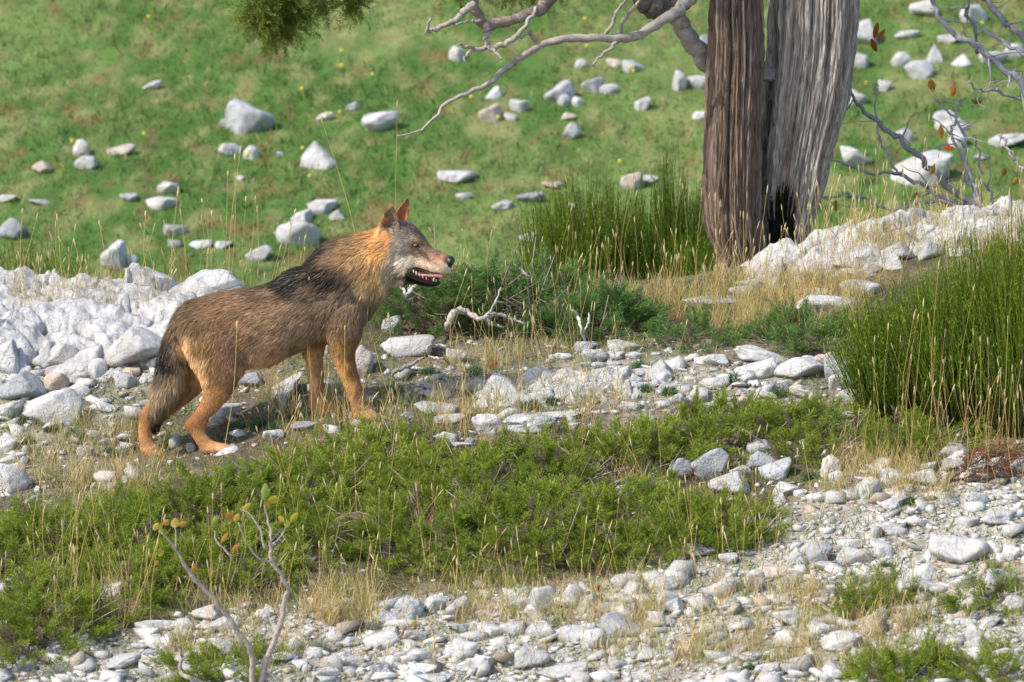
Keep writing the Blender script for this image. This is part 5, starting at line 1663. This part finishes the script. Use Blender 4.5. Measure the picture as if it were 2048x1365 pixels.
GW = 'bleached sticks on the juniper mound'
wood('white antler shaped dead stick under the wolf jaw', 'stick', 'dead_stick', [([(806, 607), (814, 592), (826, 578), (842, 563)], [7, 6, 5, 4]), ([(814, 592), (806, 580), (799, 572)], [5, 4, 2]), ([(816, 590), (818, 580), (820, 572)], [4, 3, 2]), ([(808, 603), (818, 600), (828, 596)], [5, 4, 2])], 0.28, srgb('#e2dcd4'), GW)
wood('thick forked white driftwood on the juniper mound', 'driftwood', 'dead_branch', [([(893, 660), (900, 640), (915, 622), (938, 627), (962, 638), (985, 630), (1012, 633), (1040, 645), (1066, 657)], [8, 9, 9, 9, 7, 6, 5, 3, 2]), ([(965, 638), (985, 615), (1003, 575)], [5, 3, 2]), ([(972, 640), (990, 650), (1006, 656)], [6, 5, 3])], 0.22, srgb('#cfc6bc'), GW)
wood('upright curved white stick at the right end of the juniper mound', 'stick', 'dead_stick', [([(1170, 690), (1163, 655), (1155, 632), (1142, 618)], [3, 4, 4, 2]), ([(1166, 668), (1176, 645), (1180, 626)], [2, 3, 2])], 0.12, srgb('#dcd8d2'), GW)
wood('thin white stick lying along the top of the juniper mound', 'stick', 'dead_stick', [([(1118, 600), (1150, 603), (1192, 609)], [3, 3, 2])], 0.35, srgb('#dcd8d2'), GW)
wood('grey thin stick crossing the middle of the juniper mound', 'stick', 'dead_stick', [([(970, 598), (1000, 605), (1040, 606), (1080, 604)], [2, 3, 3, 2])], 0.38, srgb('#cfc8c0'), GW)
wood('grey twiggy stick near the crest of the juniper mound', 'stick', 'dead_stick', [([(1075, 575), (1055, 552), (1030, 530)], [4, 4, 2]), ([(1058, 558), (1040, 560), (1028, 566)], [3, 2, 1]), ([(1062, 565), (1068, 548), (1062, 535)], [3, 2, 1])], 0.40, srgb('#b9b2aa'), GW)
wood('short forked white stick in the juniper right of the muzzle', 'stick', 'dead_stick', [([(976, 588), (990, 583), (1010, 578), (1020, 572)], [2, 3, 3, 2]), ([(985, 584), (984, 575)], [2, 1])], 0.40, srgb('#cfc8c0'), GW)
wood('short white curved stick above the driftwood', 'stick', 'dead_stick', [([(948, 576), (955, 567), (964, 562)], [3, 3, 2])], 0.40, srgb('#dcd8d2'), GW)
wood('white stick just in front of the wolf nose', 'stick', 'dead_stick', [([(884, 556), (896, 546), (912, 538)], [4, 3, 2])], 0.40, srgb('#e2dcd4'), GW)
wood('grey stick leaning on the ground below the long smooth boulder', 'stick', 'dead_stick', [([(786, 750), (795, 741), (815, 733), (832, 724), (846, 716)], [5, 5, 5, 4, 2]), ([(815, 733), (822, 738), (835, 738)], [3, 2, 1])], None, srgb('#b5aea6'), GW)
wood('small hooked white stick at the end of the long smooth boulder', 'stick', 'dead_stick', [([(858, 708), (855, 696), (864, 690), (876, 690)], [4, 4, 3, 2])], None, srgb('#d5d0ca'), GW)
wood('thin pale stick beside the small block below the driftwood', 'stick', 'dead_stick', [([(862, 714), (880, 717), (900, 719)], [3, 3, 3])], None, srgb('#d5d0ca'), GW)
wood('white hooked root tip above the sapling stem', 'stick', 'dead_stick', [([(345, 1152), (352, 1142), (365, 1136), (373, 1146), (374, 1158)], [4, 5, 6, 7, 6])], None, srgb('#dcd8d2'))
wood('pale stump twigs at the bottom edge left of the sapling', 'stick', 'dead_stick', [([(420, 1372), (380, 1358), (362, 1345), (364, 1310), (358, 1290)], [6, 6, 6, 4, 2]), ([(363, 1320), (380, 1308)], [3, 1])], None, srgb('#b0a69e'))

# sapling in front, two crooked stems
SG = ground_at(508, 1400)
sap = empty('sapling', tuple(SG), 'thin crooked sapling with two stems and a few yellow green leaves', 'sapling')
SC = srgb('#a3978e')
SY = SG[1]
limb([(510, 1405), (530, 1330), (556, 1265), (566, 1225), (570, 1195), (577, 1180), (565, 1155), (545, 1122), (541, 1090), (540, 1060), (528, 1010)], [7.2, 6.5, 5.8, 5.8, 5.0, 5.0, 4.3, 4.3, 3.6, 2.9, 1.4], SY, SY - .15, 'stem', sap, SC, off=SG, seed=31, n=8, wig=.006)
limb([(506, 1405), (505, 1330), (500, 1300), (470, 1255), (440, 1215), (405, 1175), (380, 1148), (362, 1115), (340, 1085), (318, 1062)], [7.2, 6.5, 5.8, 5.8, 5.0, 4.3, 4.3, 2.9, 2.2, 1.4], SY, SY - .25, 'stem', sap, SC, off=SG, seed=32, n=8, wig=.006)
limb([(547, 1125), (525, 1120), (510, 1110), (490, 1080), (476, 1045)], [2.9, 2.2, 2.2, 1.4, 1.4], SY - .12, SY - .2, 'twig', sap, SC, off=SG, seed=33, n=6, wig=.004)
limb([(466, 1120), (450, 1100), (432, 1080), (430, 1062)], [2.2, 2.2, 2.2, 1.4], SY - .1, SY - .1, 'twig', sap, SC, off=SG, seed=34, n=6, wig=.004)
limb([(541, 1092), (560, 1075), (578, 1045)], [2.2, 1.4, 1.4], SY - .1, SY - .1, 'twig', sap, SC, off=SG, seed=35, n=6, wig=.004)
limb([(352, 1100), (352, 1075), (350, 1050)], [2.2, 1.4, 1.4], SY - .2, SY - .2, 'twig', sap, SC, off=SG, seed=36, n=6, wig=.004)
limb([(530, 1100), (520, 1060), (500, 1030), (480, 1018)], [2.2, 2.2, 1.4, 1.4], SY - .15, SY - .15, 'twig', sap, SC, off=SG, seed=37, n=6, wig=.004)


def leaf_mesh(c, w, l, rot, tilt, col, off, lobed=False, curl=.25):
    """a folded leaf with a midrib crease"""
    n = 7
    V, C = [], []
    for i in range(n):
        t = i / (n - 1)
        wd = math.sin(math.pi * (t * .92 + .04)) ** .8
        if lobed:
            wd *= 0.65 + .55 * abs(math.sin(t * 9))
        for s in (-1, 0, 1):
            V.append([s * wd * w / 2, curl * abs(s) * wd * w + curl * .6 * l * (t - .5) ** 2, (t - .5) * l])
            C.append(np.asarray(col) * (1.0 if s else .8) * (1 + .2 * (t - .5)))
    V = np.array(V)
    ca, sa, ct, st = math.cos(rot), math.sin(rot), math.cos(tilt), math.sin(tilt)
    y, z = V[:, 1] * ct - V[:, 2] * st, V[:, 1] * st + V[:, 2] * ct
    V = np.stack([V[:, 0], y, z], 1)
    x, z = V[:, 0] * ca + V[:, 2] * sa, -V[:, 0] * sa + V[:, 2] * ca
    V = np.stack([x, V[:, 1], z], 1) + c - off
    F = []
    for i in range(n - 1):
        for s in (0, 1):
            a = i * 3 + s
            F.append((a, a + 1, a + 4, a + 3))
    b = Bag()
    b.add(V, np.array(F), np.array(C))
    return b.mesh('leaf', True)


for (x, y, w, l, r, h) in ((530, 985, 24, 34, .1, 'a9bf6a'), (547, 1000, 24, 20, 1.2, 'c9b93a'), (535, 1012, 12, 20, -.2, 'd39a3a'), (492, 1016, 16, 24, .7, 'd6b53c'), (460, 1034, 30, 20, 1.4, 'd08a4a'), (474, 1036, 18, 18, .5, 'd2a53c'), (430, 1044, 16, 26, .3, '8f9f3f'), (449, 1076, 12, 24, .4, 'd9a050'), (472, 1066, 20, 12, 1.4, 'b9b23c'), (472, 1096, 16, 18, .4, 'd07f45'),
                       (350, 1046, 26, 20, .1, 'bba63c'), (332, 1046, 20, 14, 1.3, 'cc7d45'), (364, 1049, 18, 14, 1.0, 'd08348'), (312, 1054, 18, 16, .8, 'd8c04a'), (322, 1064, 12, 14, -.8, 'c9a840'), (322, 1106, 24, 16, 1.3, 'cfc04c'), (314, 1126, 14, 14, .5, 'c58a45'), (386, 1141, 16, 18, .3, 'c8762f'), (562, 1038, 14, 14, -.7, 'd99a4a'), (588, 1036, 18, 26, .5, 'd3bd40'), (574, 1048, 20, 14, .2, 'a9ae4a')):
    c = on_plane(x, y, SY - .15)
    link('leaf', leaf_mesh(c, .68 * w / 490, 1.15 * l / 490, r + random.uniform(-.4, .4), random.uniform(-.9, .6), srgb('#' + h) * .62 + srgb('#8f9a45') * .3, SG, curl=.2), M_GRASS, sap)

# bare shrub with rusty leaves on the right
BG = np.array([on_plane(2000, 450, 32.3)[0], 32.3, 0])
BG[2] = float(terrain(BG[0], BG[1]))
bare = empty('bare_shrub', tuple(BG), 'leafless grey shrub with a few rusty leaves behind the right ridge', 'shrub')
BC = srgb('#9a979c')
BR = [([(1990, 470), (1960, 420), (1900, 375), (1860, 335), (1825, 305), (1790, 270), (1755, 245), (1720, 215), (1697, 185)], [7, 7, 7, 6, 6, 5, 5, 4, 3], 4), ([(1990, 470), (1930, 415), (1880, 395), (1850, 375), (1800, 352), (1750, 345), (1700, 335), (1645, 312)], [5, 5, 5, 4, 4, 3, 3, 2], 4),
      ([(2080, 330), (2048, 175), (2000, 135), (1965, 105), (1930, 80), (1895, 55), (1865, 5), (1855, -30)], [9, 8, 7, 6, 6, 5, 4, 3], 7), ([(2080, 200), (2048, 80), (2010, 45), (1975, 5), (1960, -20)], [8, 7, 6, 6, 5], 6), ([(1990, 470), (1950, 385), (1935, 360), (1932, 300), (1925, 260), (1890, 215), (1875, 195)], [5, 4, 4, 3, 3, 2, 2], 7),
      ([(1957, 105), (1950, 60), (1935, 25), (1938, -20)], [4, 4, 3, 3], 4), ([(1990, 470), (1915, 300), (1905, 260), (1915, 225), (1920, 195)], [4, 3, 3, 2, 2], 6), ([(2060, 120), (2000, 80), (1960, 55), (1945, 40)], [4, 4, 3, 2], 4), ([(1990, 470), (1880, 405), (1780, 420), (1720, 395), (1690, 390), (1640, 392)], [4, 4, 3, 3, 3, 2], 4),
      ([(1800, 352), (1770, 300), (1755, 260), (1752, 200), (1755, 170)], [3, 3, 2, 2, 1], 3), ([(1990, 470), (1820, 460), (1740, 480), (1700, 470), (1660, 478)], [4, 4, 3, 3, 2], 2), ([(2048, 200), (1995, 180), (1965, 183), (1940, 165)], [3, 3, 2, 2], 3), ([(2070, 350), (2020, 310), (2010, 285), (2000, 270)], [3, 3, 2, 2], 3), ([(2000, 480), (1985, 400), (1960, 350), (1955, 300), (1945, 270)], [3, 3, 2, 2, 1], 4)]
for s, (pix, rad, tw) in enumerate(BR):
    y0 = 32.3 + .25 * math.sin(s * 2.1)
    limb(pix, rad, 32.3, y0, 'branch', bare, BC * (.7 + .4 * ((s * 7) % 5) / 4), off=BG, seed=60 + s, n=7, twigs=tw, wig=.02)
for (x, y, w, l, r, h) in ((1752, 62, 16, 40, .2, 'b5702c'), (1762, 70, 14, 34, .7, 'c07a34'), (1748, 92, 16, 36, -.4, 'a8652a'), (1864, 172, 20, 34, -.3, 'c99a34'), (1907, 184, 14, 26, .4, 'c47c34'), (1882, 264, 16, 34, 0, 'c08a2c'), (1898, 296, 34, 12, .1, 'd0662a'), (1865, 340, 12, 30, .4, 'b08a34'), (1672, 412, 18, 28, 0, 'c9a838'), (1833, 392, 16, 18, .3, 'b5683a'), (2008, 345, 14, 22, .2, 'b5803c'), (2032, 362, 16, 18, .8, 'c4a240'), (1952, 205, 30, 12, .2, '8f6a3c')):
    c = on_plane(x, y, 32.2)
    link('leaf', leaf_mesh(c, .75 * w / 395, .85 * l / 395, r, random.uniform(-.4, .4), srgb('#' + h) * .7, BG), M_GRASS, bare)

# red-brown dead juniper sprig
RG = ground_at(1905, 965)
red = empty('dead_sprig', tuple(RG), 'reddish brown dead juniper sprig lying over rocks at right', 'dead branch')
for s, pix in enumerate(([(1895, 965), (1930, 940), (1965, 915), (2000, 895)], [(1895, 965), (1940, 950), (1990, 930), (2040, 915)], [(1900, 962), (1950, 960), (2000, 955), (2045, 948)], [(1930, 940), (1940, 915), (1935, 900)], [(1965, 915), (2010, 905), (2045, 890)])):
    limb(pix, [2.6, 2, 1.2], RG[1] - .05, RG[1] - .12, 'branch', red, srgb('#5f4a3e'), off=RG, seed=90 + s, n=6, wig=.01)
n = 230
t_ = rng.random(n)
uu, vv = 1925 + rng.random(n) * 125, 0
vv = 955 - (uu - 1925) * .2 * rng.random(n) - rng.random(n) * 55
pos = np.array([on_plane(a, b, RG[1] - .08 + rng.normal(0, .04)) for a, b in zip(uu, vv)]) - RG
up = rng.normal(size=(n, 3)) * .7 + np.array([.5, 0, .4])
g = rng.random((n, 1))
cc = srgb('#6f4a38') * (1 - g) + srgb('#93604c') * g
tag(link('foliage', foliage_cloud(pos, up, rng.uniform(.03, .055, n), cc, cc * 1.2).mesh('foliage'), M_LEAF, red), kind='stuff')

# bundle of dry curved twigs inside the green mat
NG = ground_at(705, 1095)
bn = Bag()
for i in range(120):
    a0, a1 = random.uniform(-.3, 1.2), random.uniform(1.6, 3.4)
    r = random.uniform(.05, .13)
    cx, cz = random.gauss(0, .02), random.gauss(.02, .02)
    yy = random.gauss(-.04, .03)
    P = [np.array([cx + r * math.cos(a) * 1.0, yy + .02 * math.sin(3 * a + i), cz + r * .9 * math.sin(a)]) for a in np.linspace(a0, a1, 6)]
    V, F = tube(P, np.linspace(.0026, .0012, 6), 4)
    bn.add(V, F, srgb('#8f7a68') * random.uniform(.6, 1.4))
tag(link('twig_bundle', bn.mesh('twig_bundle'), M_WOOD, None, tuple(NG)), 'round bundle of dry brown twigs in the green mat', 'twigs')
DG = ground_at(860, 665)
bn = Bag()
for i in range(130):
    x, y = random.gauss(0, .09), random.gauss(0, .05)
    z = float(terrain(DG[0] + x, DG[1] + y)) - DG[2]
    d = np.array([random.gauss(0, .05), random.gauss(0, .03), random.uniform(.02, .09)])
    V, F = tube([[x, y, z], np.array([x, y, z]) + d * .6, np.array([x, y, z]) + d + np.array([random.gauss(0, .02), 0, 0])], [.002, .0016, .0008], 4)
    bn.add(V, F, srgb('#8a6f62') * random.uniform(.6, 1.4))
tag(link('dead_twig_patch', bn.mesh('dead_twig_patch'), M_WOOD, None, tuple(DG)), 'patch of dead brown twigs under the juniper below the wolf throat', 'twigs', kind='stuff')

# fallen leaves
for (x, y, w, l, r, h, lb) in ((795, 622, 14, 30, 1.2, 'c98a55', 'dry orange leaf lying on the stone below the wolf throat'), (985, 731, 14, 26, .9, 'b56a3c', 'dry orange leaf lying in front of the juniper mound'), (1197, 1178, 10, 18, .1, 'b5652f', 'rusty leaf stuck between the stones below the green mat'), (828, 1249, 12, 14, .4, 'c9b53a', 'yellow leaf beside the pitted grey stone'), (855, 1110, 8, 14, .2, 'a5753f', 'small brown leaf caught in the green juniper'), (1150, 1106, 8, 14, .2, 'b0602f', 'small rusty leaf on the lower green juniper')):
    G = ground_at(x, y + 6)
    o = link('fallen_leaf', leaf_mesh(on_plane(x, y, G[1] - .05), w / 425, l / 425, r, .4, srgb('#' + h), G, lobed=True), M_GRASS, None, tuple(G))
    tag(o, lb, 'leaf', 'fallen leaves')

# cushion plants
CU = [(340, 880, 20, 'green cushion plant between the two hind paws'), (520, 840, 26, 'cushion plant under the wolf belly'), (590, 830, 20, 'cushion plant behind the far front paw'), (550, 850, 22, 'low cushion plant below the middle of the wolf'), (680, 850, 18, 'cushion plant between the two front paws'), (640, 780, 20, 'cushion plant between the forelegs of the wolf'), (53, 880, 20, 'blue green cushion plant beside the lowest leaning slab'), (45, 838, 18, 'small cushion plant under the grey cracked slab'), (151, 866, 26, 'wide blue green cushion plant left of the tail tip'), (225, 902, 24, 'blue green cushion plant left of the far hind paw'), (102, 856, 18, 'cushion plant below the leaning white slab'), (385, 775, 20, 'cushion plant between tail and thigh'), (470, 850, 22, 'dark cushion plant in front of the hind leg'), (20, 770, 22, 'cushion plant at the left picture edge'),
      (785, 775, 24, 'cushion plant right of the near foreleg'), (860, 740, 20, 'cushion plant under the small block'), (1062, 808, 24, 'blue green cushion plant right of the pointed block'), (1100, 800, 20, 'cushion plant below the white angular boulder'), (945, 740, 24, 'cushion plant below the driftwood'), (1290, 775, 18, 'cushion plant among the small stone heap'), (1340, 780, 20, 'cushion plant left of the block pile'), (1560, 785, 20, 'cushion plant below the largest pile block'),
      (1280, 730, 24, 'cushion plant below the flat stones of the heap'), (1470, 755, 22, 'cushion plant in the gap of the block pile'), (1770, 1130, 20, 'blue green cushion plant by the scree slab'), (1620, 950, 18, 'cushion plant left of the rough upright stone'), (1500, 1335, 18, 'green tuft at the bottom edge of the scree'), (1820, 1000, 18, 'cushion plant in the gravel under the row of blocks'), (740, 1250, 26, 'grey green cushion plant left of the pitted stone'), (640, 1290, 30, 'silvery cushion plant right of the sapling'), (120, 1340, 34, 'silvery cushion plant at the bottom left edge')]
for (x, y, rp, lb) in CU:
    G = ground_at(x, y + rp * .4)
    k = ppm(G)
    r = rp / k
    n = 520
    q = rng.normal(size=(n, 3))
    q[:, 2] = np.abs(q[:, 2]) * .8
    q /= np.linalg.norm(q, axis=1)[:, None]
    P = q * r * rng.uniform(.2, .75, (n, 1)) * np.array([1.1, .8, .8])
    X, Y = P[:, 0], P[:, 1]
    P[:, 2] += terrain(G[0] + X, G[1] + Y) - G[2]
    g = rng.random((n, 1))
    sil = lb.startswith('silvery') or lb.startswith('grey')
    cc = (srgb('#8b9080') * (1 - g) + srgb('#b0b3a2') * g) if sil else (srgb('#46613f') * (1 - g) + srgb('#76916a') * g)
    s = np.cross(q, rng.normal(size=(n, 3)))
    s /= np.linalg.norm(s, axis=1)[:, None]
    Ln = rng.uniform(.25, .5, (n, 1)) * r
    d = q + rng.normal(0, .35, (n, 3))
    V = np.stack([P - s * .0022, P + s * .0022, P + d * Ln], 1)
    b = Bag()
    b.add(V.reshape(-1, 3), np.arange(n * 3).reshape(-1, 3), np.repeat(cc, 3, 0))
    tag(link('cushion_plant', b.mesh('cushion_plant'), M_GRASS, None, tuple(G)), lb, 'plant', 'small cushion plants')

# yellow flowers dotted over the meadow
b = Bag()
uu = np.concatenate([[683, 683, 604, 605, 497, 655, 745, 620, 1170, 680, 1260, 1240, 495], rng.uniform(-100, 2100, 10)])
vv = np.concatenate([[127, 158, 204, 322, 335, 253, 174, 379, 62, 250, 160, 350, 335], rng.uniform(20, 420, 10)])
Q = ground_many(uu, vv)
for q in Q:
    if q[1] > 38:
        V, F = tube([q, q + np.array([0, 0, .07]), q + np.array([0, 0, .08])], [.0015, .0015, .0015], 3)
        b.add(V, F, srgb('#6f8a3c'))
        V, F = tube([q + np.array([0, 0, .075]), q + np.array([0, 0, .085]), q + np.array([0, 0, .10])], [.004, .013, .009], 7)
        b.add(V, F, srgb('#e6dc5a'))
tag(link('meadow_flowers', b.mesh('meadow_flowers'), M_GRASS), 'tiny yellow flowers dotted over the green meadow', 'flowers', kind='stuff')
# more loose stones on the meadow to either side of the photograph's frame
n = 260
X, Y = rng.uniform(-14, 14, n), rng.uniform(40, 62, n)
P = np.stack([X, Y, terrain(X, Y)], 1)
uv = project(P)
out = (uv[:, 0] < -40) | (uv[:, 0] > 2090) | (uv[:, 1] < -60)
P = P[out]
m = len(P)
b = Bag()
s0 = rng.uniform(.03, .14, m)
for q, s in zip(P, s0):
    CV, CF = CHIPS[rng.integers(0, len(CHIPS))]
    b.add(CV * np.array([s, s * .8, s * .6]) + q + np.array([0, 0, s * .2]), CF, srgb('#cfcdc8') * rng.uniform(.7, 1.0))
tag(link('outlying_stones', b.mesh('outlying_stones'), M_RUBBLE), 'loose pale stones scattered over the outer parts of the meadow', 'stones', kind='stuff')
